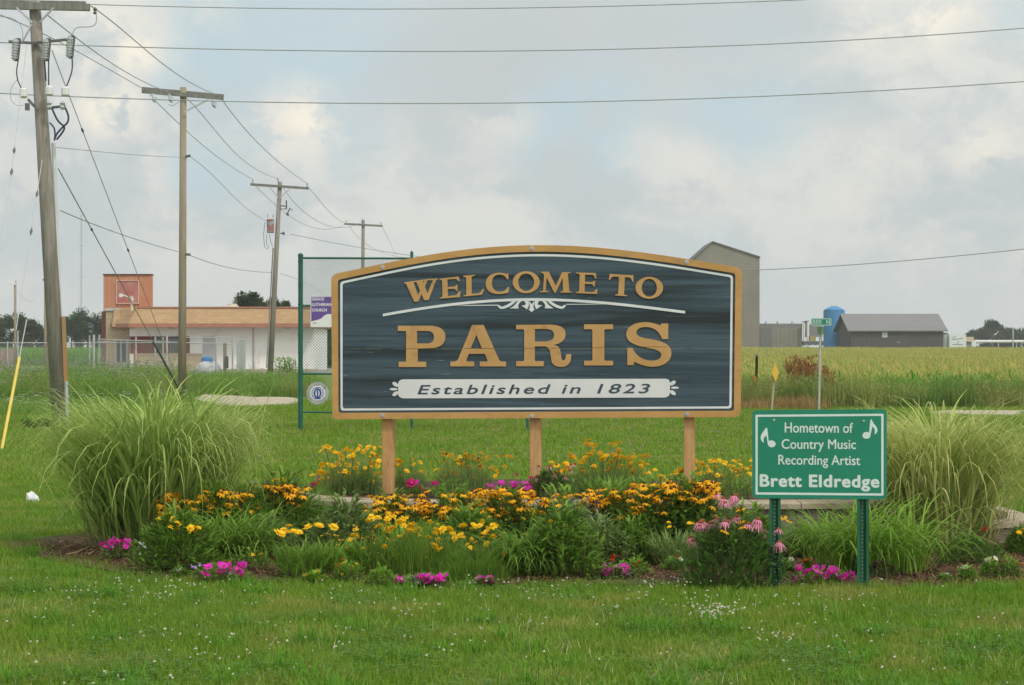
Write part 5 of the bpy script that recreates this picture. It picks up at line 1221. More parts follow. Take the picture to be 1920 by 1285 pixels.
    # conduits down the right side
    b1 = Q(126, 803, -.05); b1.z = 0
    Geo().tube([b1, Q(124, 715, -.05)], .042, 8).make('metal_conduit', M_galv, w)
    Geo().bar(Q(123.6, 716, -.05), Q(119, 594, -.05), .07, .07).make('wooden_moulding', mat('rusty_wood_moulding', (.42, .22, .08), (.34, .25, .14), .8, 3, stretch=(3, 3, .4)), w)
    Geo().tube([Q(113, 592, .05), Q(100, 268, .05)], .045, 8).make('plastic_conduit', mat('pale_plastic_conduit', (.62, .65, .67), (.56, .60, .62), .5, 3), w)
    Geo().tube([Q(80, 300, -.1), Q(73, 208, -.1)], .016, 6).make('ground_cable', M_cable, w)
pole1()

def polething(px, pyb, pyt, D, r0, r1, label, m, lean=0, pxt=None):
    base = P(px, pyb, D); base.z = 0; top = P(pxt if pxt is not None else px, pyt, D)
    w = thing('utility_pole', label, 'utility pole', base)
    Geo().tube([base - Vector((0, 0, .1)), base.lerp(top, .5), top], [r0, (r0 + r1) / 2, r1], 14).make('pole', m, w, smooth=True)
    return w, (lambda x, y, dd=0: P(x, y, D + dd))
w2, Q2 = polething(341.5, 745, 164, 64, .140, .105, 'straight tan utility pole with tilted crossarm beside the gravel', M_pole2, pxt=343.5)
Geo().bar(Q2(266, 171, -.16), Q2(419, 184, -.16), .10, .13).make('crossarm', M_arm, w2)
Geo().bar(Q2(266, 167, .18), Q2(419, 181, .18), .10, .13).make('crossarm', M_arm, w2)
Geo().bar(Q2(346, 210, -.2), Q2(391, 187, -.25), .02, .05).make('brace', M_galv, w2)
for (x, y) in ((286, 176), (317, 176), (398, 186)):
    g = Geo(); g.tube([Q2(x, y, -.3), Q2(x + 3, y + 12, -.3), Q2(x + 6, y + 16, -.3)], [.03, .07, .03], 8); g.tube([Q2(x - 6, y + 4, -.3), Q2(x, y + 2, -.3), Q2(x + 9, y + 9, -.3)], .02, 6); g.make('insulator', M_porc, w2)
Geo().tube([Q2(316, 196, -.3), Q2(322, 199, -.3), Q2(336, 191, -.2)], .012, 6).make('jumper_wire', M_wire, w2)
for y in (294, 477): Geo().bar(Q2(348, y, -.1), Q2(357, y + (1 if y > 400 else -2), -.1), .04, .08).make('bracket', M_dkmetal, w2)
w3, Q3 = polething(506, 706, 341, 101, .150, .110, 'third utility pole carrying a rusty transformer can', M_pole1, pxt=525)
Geo().bar(Q3(469.5, 346, -.15), Q3(579, 353.5, -.15), .10, .13).make('crossarm', M_arm, w3)
for a, b in (((505, 351), (522, 370)), ((544, 354), (526, 370))): Geo().bar(Q3(*a, -.2), Q3(*b, -.2), .02, .05).make('brace', M_galv, w3)
for (x, y) in ((474, 345), (521, 342), (576, 352)):
    g = Geo(); insulator(g, Q3(x, y, -.15), 1.4); g.make('insulator', M_porc, w3)
g = Geo().lathe(Q3(507, 437, -.3), [(.17, 0), (.19, .03), (.19, .62), (.21, .64), (.21, .68), (.12, .73)], 16); g.make('transformer', mat('rust_streaked_grey', (.34, .37, .39), (.34, .17, .15), .6, 2.2, lo=.42, hi=.55), w3)
g = Geo(); [insulator(g, Q3(x, 409, -.3), 1.1) for x in (502, 512)]; g.make('bushing', M_porc, w3)
g = Geo().bar(Q3(526, 386, -.1), Q3(537, 387, -.2), .04, .06).bar(Q3(526, 392, -.1), Q3(537, 392, -.2), .03, .04); g.tube([Q3(537, 376, -.2), Q3(537, 393, -.2)], .035, 8); g.tube([Q3(537, 400, -.2), Q3(541, 404, -.2)], .06, 8); g.tube([Q3(539, 400, -.2), Q3(544, 390, -.2), Q3(548, 395, -.2)], .035, 6); g.make('fuse_cutout', M_dkmetal, w3)
g = Geo(); 
for a in ([(497, 416), (494, 440), (496, 464), (503, 468)], [(499, 440), (500, 458), (504, 466)], [(505, 440), (508, 455), (511, 463)]): g.tube([Q3(x, y, -.3) for x, y in a], .012, 5)
g.make('drop_wire', M_cable, w3)
g = Geo().bar(Q3(526, 438, -.1), Q3(532, 438, -.2), .05, .06); g.tube([Q3(531, 435, -.2), Q3(533, 441, -.2)], .05, 8); g.make('bracket', M_dkmetal, w3)
Geo().tube([Q3(500, 690, -.14), Q3(512, 465, -.14)], .035, 8).make('conduit', M_pole1, w3)
w4, Q4 = polething(679, 697, 413, 132, .14, .11, 'fourth utility pole rising behind the chain link frame', M_pole1, pxt=681)
Geo().bar(Q4(645.5, 420, -.15), Q4(717.5, 424, -.15), .10, .13).make('crossarm', M_arm, w4)
g = Geo(); [insulator(g, Q4(x, y, -.15), 1.3) for x, y in ((649, 419), (680, 415), (714, 423))]; g.make('insulator', M_porc, w4)
for (px, pb, pt, D, r, lab) in ((28.5, 694, 527, 138, .10, 'thin pole carrying a white floodlight at the left edge'), (85, 694, 525, 142, .11, 'bare thin pole with a dark cap left of the big grey pole')):
    w_, q_ = polething(px, pb, pt, D, r, r * .85, lab, M_pole2)
    if px < 40: Geo().obox(q_(23, 532, -.2), Vector((.22, 0, 0)), Vector((0, .12, 0)), Vector((0, 0, .11))).bar(q_(17, 527, -.2), q_(28, 529, -.2), .05, .05).make('floodlight', M_signwhite, w_)
    else: Geo().lathe(q_(85, 527, 0), [(.12, 0), (.2, .05), (.2, .14), (.05, .2)], 8).make('lamp_cap', M_dkmetal, w_)

def span(pts, label, r=.012, d0=None, d1=None, m=None, name='power_line', sag=None):
    """pts: photograph points along the line, distance going from d0 to d1"""
    P0, P1 = pts[0], pts[-1]; L = [0]
    for a, b in zip(pts, pts[1:]): L.append(L[-1] + math.hypot(b[0] - a[0], b[1] - a[1]))
    xs = np.array(L) / L[-1]; n = 24; deg = min(len(pts) - 1, 3)
    cx = np.polyfit(xs, [p[0] for p in pts], deg); cy = np.polyfit(xs, [p[1] for p in pts], deg); out = []
    for i in range(n + 1):
        t = i / n; D = 1 / ((1 - t) / d0 + t / d1); out.append(P(float(np.polyval(cx, t)), float(np.polyval(cy, t)), D))
    o = Geo().tube(out, r, 5).make(name, m or M_wire, None, smooth=True, loc=out[0]); tag(o, label, 'power line', 'overhead lines'); return o
span([(-80, 0), (190, 6), (640, 17), (860, 18.5), (1460, 1), (1700, -10), (2600, -75)], 'topmost overhead line crossing at the upper edge of the sky', .0115, 44, 44)
span([(-60, 79), (140, 83), (640, 95), (960, 96.5), (1500, 82), (2000, 44), (2700, -40)], 'second overhead line from the top, crossing the whole sky', .0125, 44, 44)
span([(-60, 172), (140, 182), (420, 190), (960, 193), (1500, 178), (2000, 147), (2700, 78)], 'third overhead line from the top, crossing behind the second pole crossarm', .0125, 44, 44)
span([(545, 440), (775, 479), (1060, 505), (1425, 508), (1700, 489), (2000, 457), (2500, 395)], 'low line from the transformer pole passing behind the tall beige building', .014, 100, 55)
span([(170, 12), (186, 21), (267, 89), (398, 174), (410, 180)], 'upper outermost wire between the big grey pole and second pole', .012, 39.8, 64)
span([(88, 28), (97, 35), (164, 87), (240, 138), (301, 167), (322, 176)], 'middle wire between the big grey pole and second pole', .012, 39.8, 64)
span([(-40, 12), (0, 32), (110, 75), (241, 155), (275, 168)], 'lowest of the three wires reaching the left end of the second crossarm', .012, 38, 64)
span([(286, 184), (334, 231), (402, 290), (475, 337)], 'left wire from the second to the third pole', .013, 64, 101)
span([(340, 175), (354, 188), (435, 281), (521, 335)], 'middle wire from the second to the third pole', .013, 64, 101)
span([(417, 188), (455, 237), (501, 285), (577, 345)], 'right wire from the second to the third pole', .013, 64, 101)
span([(100, 276), (180, 284), (260, 291), (338, 295)], 'faint straight neutral wire between the first two poles', .008, 39.8, 64)
span([(356, 294), (400, 330), (450, 380), (497, 413)], 'neutral wire running down from the second pole to the transformer', .010, 64, 101)
span([(113, 395), (200, 430), (333, 472)], 'communication cable between the first two poles', .012, 39.8, 64)
span([(354, 478), (420, 500), (510, 511)], 'communication cable between the second and third poles', .014, 64, 101)
span([(525, 513), (560, 525), (620, 560)], 'communication cable leaving the third pole to the right', .012, 101, 120)
span([(480, 350), (520, 388), (570, 420), (606, 431), (649, 420)], 'sagging left wire from the third to the fourth pole', .014, 101, 132)
span([(530, 350), (560, 388), (600, 418), (640, 427), (680, 416)], 'sagging middle wire from the third to the fourth pole', .014, 101, 132)
span([(578, 352), (592, 368), (618, 397), (645, 419), (655, 421)], 'right wire from the third to the fourth pole', .014, 101, 132)
span([(655, 424), (690, 460), (730, 478), (770, 483)], 'faint wire dropping right from the fourth pole', .012, 132, 160)
span([(716, 425), (728, 448), (742, 478)], 'faint wire dropping steeply from the right end of the fourth crossarm', .012, 132, 170)
span([(28, 540), (58, 565), (84, 532)], 'slack wire between the two thin far poles', .012, 137, 141, M_wirelite)
def guy(pts, d0, d1, label, r=.010, m=None, bits=(), guard=None):
    t0 = P(*pts[0], d0); t1 = P(*pts[-1], d1)
    w = thing('guy_wire', label, 'guy wire', t1, 'guy wires')
    Geo().tube([t0, t1], r, 5).make('wire', m or M_wire, w)
    for f in bits:
        c = t0.lerp(t1, f); dv = (t1 - t0).normalized()
        g = Geo(); g.tube([c - dv * .12, c - dv * .05, c, c + dv * .05, c + dv * .12], [.012, .022, .030, .022, .012], 8); g.make('strain_insulator', M_dkmetal, w)
    if guard:
        a = t0.lerp(t1, guard[0]); Geo().tube([a, t1], guard[1], 8).make('guard_tube', guard[2], w)
    return w
M_yguard = mat('yellow_guard_plastic', (.72, .56, .10), (.66, .50, .08), .5, 4)
guy([(97, 94), (348, 752)], 39.8, 62, 'long guy wire from the crossarm of the grey pole down to the second pole base', .009, None, (.16, .46), None)
guy([(109, 316), (347, 750)], 39.8, 61, 'lower guy wire ending in a dark guard beside the tan second pole', .012, None, (.19,), (.66, .035, M_dkmetal))
guy([(50, 84), (4, 470)], 39.6, 33, 'pale guy wire with two strain links at the far left of the sky', .008, M_wirelite, (.56, .66))
guy([(79, 300), (30, 620)], 39.6, 35, 'pale guy wire slanting left from the middle of the grey pole', .008, M_wirelite, (.22, .45))
gy = guy([(50, 600), (3, 845)], 36, 31.3, 'guy wire with a bright yellow guard at the left edge', .010, M_galv, (), (.32, .026, M_yguard))
def anchor():
    w = gy; b = P(3, 842, 31.3); e = P(-2, 875, 30.8); Geo().tube([b, Vector((e.x, e.y, .0))], .018, 6).make('anchor_rod', M_galv, w)
anchor()

# ------------------------------------------------------------------ silver chain link enclosure
def silver_fence():
    D = 88.0; X = lambda px, d=D: (px - 960) * d / F; Z = lambda py, d=D: HC - (py - YH) * d / F
    M_sw = mat('dull_mesh_wire', (.42, .43, .43), (.48, .49, .49), .7, 4)
    def sec(label, px0, px1, y0, y1, posts, rails, d0=D, d1=D, mesh=(632, 700), pitch=.11, cat='fence', name='chain_link_fence', pr=.035):
        w = thing(name, label, cat, (X(px0, d0), d0, 0))
        def at(px):
            t = (px - px0) / (px1 - px0) if px1 != px0 else 0; d = d0 + (d1 - d0) * t; return d
        for p in posts:
            px, yt = p[:2]; d = at(px); Geo().tube([(X(px, d), d, 0), (X(px, d), d, Z(yt, d))], p[2] if len(p) > 2 else pr, 8).make('post', M_galv, w)
        for (ya, yb) in rails:
            Geo().tube([(X(px0, d0), d0, Z(ya, d0)), (X(px1, d1), d1, Z(yb, d1))], .024, 6).make('rail', M_galv, w)
        g = Geo(); chain_mesh(g, (X(px0, d0), d0, 0), (X(px1, d1), d1, 0), .03, Z(mesh[0]), pitch, .0042); o = g.make('chain_mesh', M_sw, w); o['kind'] = 'stuff'
        return w
    sec('silver chain link fence left of the open gate', -80, 170, 636, 720, [(-40, 632), (14, 640), (33.5, 620), (168, 629, .03)], [(643, 643)], mesh=(644, 700))
    sec('silver chain link gate between the grey pole and the building', 170, 200, 636, 720, [(176, 628, .055), (186, 628)], [(643, 641), (706, 706)], mesh=(636, 0))
    sec('silver chain link panel in front of the brick building entrance', 183, 345, 636, 700, [(255, 632), (291, 632), (306, 632), (313, 630, .05)], [(636, 643), (643, 643), (681, 687)], mesh=(637, 0), d0=88, d1=86)
    sec('silver chain link run from the second pole to the enclosure corner', 345, 436, 636, 700, [(405, 633), (436, 632)], [(643, 645), (633, 633)], mesh=(634, 0), d0=87, d1=87)
    w = thing('slatted_fence', 'silver enclosure side with pale slats seen nearly edge on', 'fence', (X(446, 84), 84, 0))
    for k in range(12):
        d = 84 + k; px = 446 + 13 * k / 11; q = Vector((X(px, d), d, 0))
        if k in (0, 11): Geo().tube([q, q + Vector((0, 0, Z(631, d)))], .05, 8).make('post', M_galv, w)
        else: Geo().bar(q + Vector((0, 0, .05)), q + Vector((0, 0, Z(637, d))), .03, .30).make('slat', M_galv, w)
    for f in (.15, .95): Geo().tube([(X(446, 84), 84, Z(634, 84) * f), (X(459, 95), 95, Z(634, 95) * f)], .03, 6).make('rail', M_galv, w)
    w = thing('meter_post', 'grey wooden post with a small meter box inside the enclosure', 'post', (X(434), 86, 0))
    Geo().bar((X(434), 86, 0), (X(434), 86, Z(644)), .14, .14).make('post', M_pole1, w); Geo().bx(X(436), X(441), 85.8, 85.95, Z(690), Z(668)).make('meter_box', M_dkmetal, w)
    w = thing('orange_marker', 'orange marker post in front of the building entrance', 'marker', (X(254), 92, 0))
    d = 92; Geo().tube([(X(254, d), d, 0), (X(254, d), d, Z(692, d))], .06, 8).make('base', M_galv, w); Geo().tube([(X(254, d), d, Z(692, d)), (X(254, d), d, Z(657, d))], .085, 10).make('sleeve', mat('orange_plastic', (.62, .13, .03), (.56, .11, .025), .5), w)
    # propane tank end-on
    d = 90; c = Vector((X(385, d), d, Z(697, d))); w = thing('propane_tank', 'silver gas tank seen end on with a blue dome cover', 'tank', (c.x, d, 0))
    R = .48; g = Geo(); L = 1.9
    g.tube([c + Vector((0, t, 0)) for t in (-.42, -.38, -.28, -.12, .1, L, L + .3)], [.04, R * .42, R * .75, R * .95, R, R, .2], 20); g.make('shell', mat('silver_paint', (.50, .52, .54), (.40, .42, .44), .45, 3, c3=(.62, .64, .66), s3=8), w, smooth=True)
    Geo().lathe((c.x, d + .45, c.z + R * .86), [(.27, 0), (.27, .2), (.22, .27), (.02, .31)], 14).make('dome_cover', mat('blue_plastic', (.03, .16, .42), (.04, .2, .48), .4), w)
    for y in (.2, 1.5): Geo().bx(c.x - .3, c.x + .3, d + y - .06, d + y + .06, 0, c.z - R * .8).make('saddle', M_galv, w)
    d = 95; w = thing('weathered_box', 'weathered reddish cabinet behind the fence at the left edge', 'cabinet', (X(6, d), d, 0))
    Geo().bx(X(-30, d), X(18, d), d, d + .8, 0.35, Z(655, d)).make('cabinet', mat('peeling_red_paint', (.34, .27, .24), (.28, .16, .13), .9, 2, stretch=(2, 2, .5)), w)
    for px in (-26, 12): Geo().bx(X(px, d), X(px + 4, d), d + .1, d + .2, 0, .36).make('leg', M_pole1, w)
silver_fence()

# ------------------------------------------------------------------ brick building
def brickmat(name, a, b, mortar, sx, sz, msize=.02, rough=.9):
    m = bpy.data.materials.new(name); m.use_nodes = True; t = NT(m.node_tree); bs = t.n['Principled BSDF']; bs.inputs['Roughness'].default_value = rough; bs.inputs['Specular IOR Level'].default_value = .2
    v = t.new('ShaderNodeTexCoord').outputs['Object']; sp = t.new('ShaderNodeSeparateXYZ'); t.put(sp.inputs[0], v)
    cb = t.new('ShaderNodeCombineXYZ'); t.put(cb.inputs[0], t.math('ADD', sp.outputs[0], sp.outputs[1])); t.put(cb.inputs[1], sp.outputs[2])
    br = t.new('ShaderNodeTexBrick'); t.put(br.inputs['Vector'], cb.outputs[0]); br.inputs['Scale'].default_value = 1.0
    br.inputs['Brick Width'].default_value = sx; br.inputs['Row Height'].default_value = sz; br.inputs['Mortar Size'].default_value = msize; br.inputs['Bias'].default_value = 0
    br.inputs['Color1'].default_value = (*a, 1); br.inputs['Color2'].default_value = (*b, 1); br.inputs['Mortar'].default_value = (*mortar, 1)
    n = t.noise(v, 1.1, 5, .6); t.put(bs.inputs['Base Color'], t.mix(t.range(n, .3, .7, 0, .35), br.outputs[0], tuple(x * .7 for x in a))); return m
def building():
    D = 133.0; X = lambda px, d=D: (px - 960) * d / F; Z = lambda py, d=D: HC - (py - YH) * d / F
    w = thing('brick_building', 'low white building with tan shingled fascia and an orange brick sign tower', 'building', (X(400), D, 0))
    white = mat('white_painted_wall', (.86, .87, .87), (.82, .83, .83), .85, .6, c3=(.74, .74, .72), s3=1.2)
    shing = brickmat('tan_shingles', (.52, .35, .20), (.42, .28, .16), (.32, .21, .12), .5, .16, .012)
    terra = mat('terracotta_band', (.42, .20, .14), (.36, .17, .12), .8, 2); stone = brickmat('cream_stone_veneer', (.56, .47, .32), (.44, .36, .24), (.30, .25, .17), .55, .14, .018)
    brk = brickmat('orange_brick', (.52, .19, .09), (.44, .155, .075), (.60, .40, .30), .20, .075, .010); redp = mat('faded_red_panel', (.38, .13, .11), (.46, .23, .20), .7, 1.0)
    brown = mat('dark_brown_trim', (.10, .045, .03), (.14, .06, .04), .8); conc = mat('concrete_apron', (.50, .43, .32), (.42, .37, .28), .9, .7)
    maroon = mat('maroon_boards', (.14, .022, .022), (.18, .03, .03), .7, 2); glass = mat('dark_window_glass', (.04, .05, .055), (.06, .07, .08), .2, 2, spec=.6)
    grey = mat('grey_door_paint', (.48, .50, .52), (.44, .46, .48), .7)
    Geo().bx(X(243), X(590), D, D + 9, 0, Z(603)).make('wall', white, w)
    Geo().bx(X(183), X(597), D - 1.3, D - .001, 0, .14).bx(X(183), X(243.2), D, D + 1.4, 0, .14).make('apron', conc, w)
    Geo().bx(X(253), X(378), D - .10, D - .001, .14, Z(665)).make('stone_veneer', stone, w)
    Geo().bx(X(252), X(379), D - .16, D - .001, Z(665) + .001, Z(665) + .08).make('sill', conc, w)
    # mansard roof: lower outline wider than the top
    lo = [(X(241, D - 1.4), D - 1.4), (X(592, D - 1.4), D - 1.4), (X(592, D - 1.4), D + 9.6), (X(241) - 1.6, D + 9.6), (X(241) - 1.6, D + 1.5)]
    hi = [(X(244, D - 1.4) + .35, D - .7), (X(592, D - 1.4) - .1, D - .7), (X(592, D - 1.4) - .1, D + 9.2), (X(241) - .9, D + 9.2), (X(241) - .9, D + 1.6)]
    zl, zh = Z(606.5, D - 1.4), Z(577.5, D - .7); n = 5
    g = Geo(); g.add([(x, y, zl) for x, y in lo] + [(x, y, zh) for x, y in hi], [(i, (i + 1) % n, n + (i + 1) % n, n + i) for i in range(n)] + [tuple(range(n, 2 * n))]); g.make('roof', shing, w)
    zb = Z(614, D - 1.4)
    g = Geo(); g.add([(x, y, zb) for x, y in lo] + [(x, y, zl - .002) for x, y in lo], [(i, (i + 1) % n, n + (i + 1) % n, n + i) for i in range(n)] + [tuple(reversed(range(n)))]); g.make('soffit', terra, w)
    g = Geo(); 
    for i in range(2 if False else 1): g.bar(Vector((hi[0][0], hi[0][1] - .03, zh + .03)), Vector((hi[1][0], hi[1][1] - .03, zh + .03)), .12, .10)
    g.make('coping', terra, w)
    # sign tower and stone entrance
    Geo().bx(X(183), X(273.5), D + 1.9, D + 2.6, 0, Z(516, D + 2)).make('tower', brk, w)
    Geo().bx(X(182), X(274.5), D + 1.8, D + 2.7, Z(516, D + 2) + .002, Z(514, D + 2)).make('tower_cap', brown, w)
    g = Geo()
    for px in (195, 205, 214, 224, 236, 246, 255, 263): g.bx(X(px, D + 1.88), X(px + 1.1, D + 1.88), D + 1.88, D + 1.899, Z(577, D + 2), Z(518, D + 2))
    o = g.make('joint_strip', mat('pale_joint', (.60, .38, .22), None, .8), w)
    Geo().bx(X(183), X(189.5), D + 1.3, D + 1.88, .141, Z(584, D + 1.5)).make('corner_post', brown, w)
    Geo().bx(X(190), X(243), D + 1.42, D + 1.88, 0, Z(583, D + 1.5)).make('stone_wall', stone, w)
    Geo().bx(X(188), X(222), D + 1.30, D + 1.88, Z(583, D + 1.5) + .002, Z(578, D + 1.5)).make('coping', mat('pale_metal_coping', (.52, .50, .46)), w)
    Geo().bx(X(209), X(250), D + 1.80, D + 1.879, Z(568.5, D + 2), Z(527, D + 2)).make('blank_panel', redp, w)
    g = Geo()
    for (a, b, c, d_) in ((207.5, 251.5, 527, 525.6), (207.5, 251.5, 570, 568.6), (207.5, 208.9, 568.5, 527), (250.1, 251.5, 568.5, 527)): g.bx(X(a), X(b), D + 1.74, D + 1.878, Z(c, D + 2), Z(d_, D + 2))
    g.make('panel_frame', mat('pale_red_frame', (.70, .50, .42)), w)
    # small shingled wedge over the entrance
    A = P(210, 613, D + .6); B = P(229, 613, D + .2); C_ = P(224, 580, D + 1.2); E = P(214, 580, D + 1.3); back = Vector((0, 1.0, 0))
    g = Geo(); g.add([A, B, C_, E, A + back, B + back, C_ + back * .3, E + back * .3], [(0, 1, 2, 3), (1, 5, 6, 2), (0, 3, 7, 4), (3, 2, 6, 7), (0, 4, 5, 1), (4, 7, 6, 5)]); g.make('entrance_hood', shing, w)
    # door
    dr = Geo().bx(X(208), X(232), D + 1.34, D + 1.419, .141, Z(637)).make('door', grey, w)
    Geo().bx(X(211), X(218), D + 1.325, D + 1.339, Z(680), Z(640)).make('pane', glass, dr); Geo().bx(X(221), X(229), D + 1.325, D + 1.339, Z(680), Z(640)).make('pane', glass, dr)
    # windows
    for (a, b, m_) in ((245, 290, maroon), (291, 302, glass), (304, 318, maroon), (320, 337, glass), (339, 355, maroon)):
        wn = Geo().bx(X(a), X(b), D - .05, D - .001, Z(663), Z(631)).make('window', m_, w)
    g = Geo()
    for px in (244, 290.4, 303, 319, 338, 355.4): g.bx(X(px - .5), X(px + .5), D - .08, D - .051, Z(663), Z(631))
    g.make('window_frame', brown, w)
    Geo().bx(X(380), X(404), D - .03, D - .001, .141, Z(631)).make('service_door', grey, w)
    for px, s in ((320, 9), (540, 9), (247, 5)): Geo().bx(X(px - s / 2), X(px + s / 2), D - .18, D - .001, Z(617.5), Z(614.5)).make('wall_lamp', mat('cream_lamp_housing', (.66, .62, .52)), w)
    Geo().tube([(X(475), D - .06, .15), (X(475), D - .06, Z(613))], .05, 8).make('downpipe', grey, w)
    Geo().bx(X(477), X(488), D - .12, D - .001, .141, Z(659)).make('utility_panel', mat('white_metal_panel', (.80, .79, .76)), w)
    Geo().lathe((X(436, D + 3), D + 3, zh), [(.5, 0), (.5, .16), (.34, .22), (.34, .34), (.2, .36)], 12).make('roof_vent', mat('cream_metal', (.66, .62, .54)), w)
    g = Geo().tube([(X(252), D - .9, zh - .2), (X(252), D - .9, Z(556))], .09, 8); g.make('lamp_mast', mat('cream_metal_mast', (.62, .58, .50)), w)
    g = Geo().tube([P(252, 562, D - .9), P(238, 556, D - .9), P(229, 553.5, D - .9)], .04, 6).obox(P(227, 554, D - .9), Vector((.11, 0, 0)), Vector((0, .1, 0)), Vector((0, 0, .11))); g.make('flood_lamp', M_signwhite, w)
building()

# ------------------------------------------------------------------ right-hand farm buildings
def farm():
    metal = mat('beige_ribbed_metal', (.27, .25, .205), (.235, .22, .185), .7, .25, c3=(.30, .28, .24), s3=.4)
    metal2 = mat('tan_ribbed_metal', (.27, .255, .215), (.24, .225, .19), .7, .3)
    D = 320.0; fr = frame_plane(1360, 600, D, 0); p = lambda pts: [onplane(fr, *q) for q in pts]
    w = thing('grain_building', 'very tall beige windowless metal building behind the sign right edge', 'building', (P(1360, 652, D).x, D, -.6))
    Geo().prism([p([(1424.3, 668), (1424.3, 481.5), (1336, 453.5), (1296, 490), (1296, 668)])], fr, -14, 0).make('wall', metal, w)
    Geo().prism([p([(1425.3, 481.2), (1336, 452.3), (1295, 489.2), (1295, 491.4), (1336, 454.6), (1425.3, 483.6)])], fr, -14.2, .25).make('roof', mat('dark_roof_edge', (.16, .16, .15)), w)
    g = Geo()
    for q in range(1302, 1424, 5):
        ya = 453.5 + (q - 1336) * .317 if q > 1336 else 453.5 + (1336 - q) * .91
        a0, b0 = onplane(fr, q, ya + 3); a1, b1 = onplane(fr, q, 665); g.add([fr[0] + fr[1] * (a0 - .05) + fr[2] * b0 + fr[3] * .002, fr[0] + fr[1] * (a0 + .05) + fr[2] * b0 + fr[3] * .002, fr[0] + fr[1] * (a1 + .05) + fr[2] * b1 + fr[3] * .06, fr[0] + fr[1] * (a1 - .05) + fr[2] * b1 + fr[3] * .06], [(3, 2, 1, 0)])
    g.make('wall_rib', metal, w)
    D2 = 330.0; X = lambda px, d=D2: (px - 960) * d / F; Z = lambda py, d=D2: HC - (py - YH) * d / F
    w = thing('low_metal_building', 'low flat tan metal building right of the tall beige building', 'building', (X(1465), D2, -.6))
    Geo().bx(X(1425), X(1504), D2, D2 + 8, -.6, Z(614)).make('wall', metal2, w); Geo().bx(X(1424.6), X(1504.6), D2 + .2, D2 + 9, Z(614) + .002, Z(607)).make('roof', mat('grey_flat_roof', (.24, .24, .235), None, .8), w)
    Geo().bx(X(1425.5), X(1446), D2 - .05, D2 - .001, -.6, Z(615)).make('sliding_door', mat('grey_metal_door', (.21, .215, .21)), w)
    g = Geo(); q = X(1447)
    while q < X(1503): g.bx(q, q + .08, D2 - .05, D2 - .001, -.6, Z(615)); q += .75
    o = g.make('wall_rib', metal2, w); o['kind'] = 'stuff'
    for px in (1440, 1462, 1490): Geo().lathe((X(px), D2 + 3, Z(607)), [(.12, 0), (.12, .25), (.3, .3), (.02, .5)], 8).make('roof_vent', M_galv, w)
    # hopper / conveyor / trailer between
    w = thing('grain_hopper', 'grey grain hopper behind the street name sign', 'hopper', (X(1528), D2, -.6))
    Geo().bx(X(1516), X(1544), D2 + 1, D2 + 5, Z(632), Z(608)).make('bin', mat('grey_bin_metal', (.25, .26, .265)), w)
    Geo().add([P(1516, 608, D2 + 1), P(1544, 608, D2 + 1), P(1544, 608, D2 + 5), P(1516, 608, D2 + 5), P(1522, 601, D2 + 3), P(1540, 601, D2 + 3)], [(0, 1, 5, 4), (1, 2, 5), (2, 3, 4, 5), (3, 0, 4)]).make('lid', M_galv, w)
    for px in (1518, 1542): Geo().bx(X(px - .8), X(px + .8), D2 + 1, D2 + 1.3, -.6, Z(632)).make('leg', M_dkmetal, w)
    w = thing('grain_elevator', 'slim white and tan grain elevator pipe beside the hopper', 'grain elevator', (X(1508), D2, -.6))
    Geo().tube([(X(1506), D2 - 1, -.6), (X(1506), D2 - 1, Z(606))], .18, 8).tube([(X(1513), D2 - 1, -.6), (X(1513), D2 - 1, Z(603))], .22, 8).make('pipe', M_signwhite, w)
    Geo().bx(X(1507.5), X(1511), D2 - .8, D2 - .2, Z(618), Z(603)).make('motor_box', mat('tan_machine', (.48, .36, .20)), w); Geo().bar((X(1502), D2 - 1, Z(604)), (X(1515), D2 - 1, Z(602)), .3, .15).make('head', M_dkmetal, w)
    w = thing('flatbed_trailer', 'dark flatbed trailer with a yellow crate under the grain hopper', 'trailer', (X(1528), D2 - 4, -.6))
    d = D2 - 4; Geo().bx(X(1507, d), X(1549, d), d, d + 2, Z(648, d), Z(640, d)).make('bed', M_dkmetal, w); Geo().bx(X(1519, d), X(1530, d), d, d + 1.5, Z(639.8, d), Z(630, d)).make('crate', mat('yellow_crate', (.42, .34, .14)), w)
    for px in (1513, 1524, 1534): Geo().bx(X(px - 3, d), X(px + 3, d), d - .05, d - .001, Z(648.5, d), Z(647, d)).make('marker_plate', M_signwhite, w)
    # blue tank
    D3 = 310.0; c = P(1564, 652, D3); R = 20 * D3 / F; z = lambda py: HC - (py - YH) * D3 / F
    w = thing('blue_tank', 'bright blue domed storage tank left of the dark barn', 'storage tank', (c.x, D3, -.6))
    Geo().tube([(c.x, D3, q) for q in (-.6, z(583))], R, 28).make('shell', mat('bright_blue_paint', (.055, .24, .50), (.045, .215, .46), .45, .3, spec=.4), w, smooth=False)
    Geo().lathe((c.x, D3, z(583)), [(R * 1.0, 0.002), (R * .8, .32), (R * .45, .62), (.4, .72)], 28).make('dome', mat('blue_dome_paint', (.07, .28, .56), (.06, .25, .5), .45, .3), w, smooth=True)
    g = Geo()
    for a, b in (((1559.5, 577), (1559.5, 572.5)), ((1568, 577), (1568, 572.5)), ((1559, 575), (1568.5, 575)), ((1563.5, 577), (1563.5, 574))): g.bar(P(*a, D3), P(*b, D3), .09, .09)
    g.make('railing', M_dkmetal, w)
    # dark barn
    D4 = 295.0; X = lambda px, d=D4: (px - 960) * d / F; Z = lambda py, d=D4: HC - (py - YH) * d / F
    w = thing('dark_barn', 'dark charcoal metal barn with grey gable roof and one pale square window', 'barn', (X(1680), D4, -.7))
    x0, x1 = X(1596), X(1769); L = 12.6; zt = Z(620)
    g = Geo(); ym = D4 + L / 2; zr = HC - (590.5 - YH) * (ym) / F
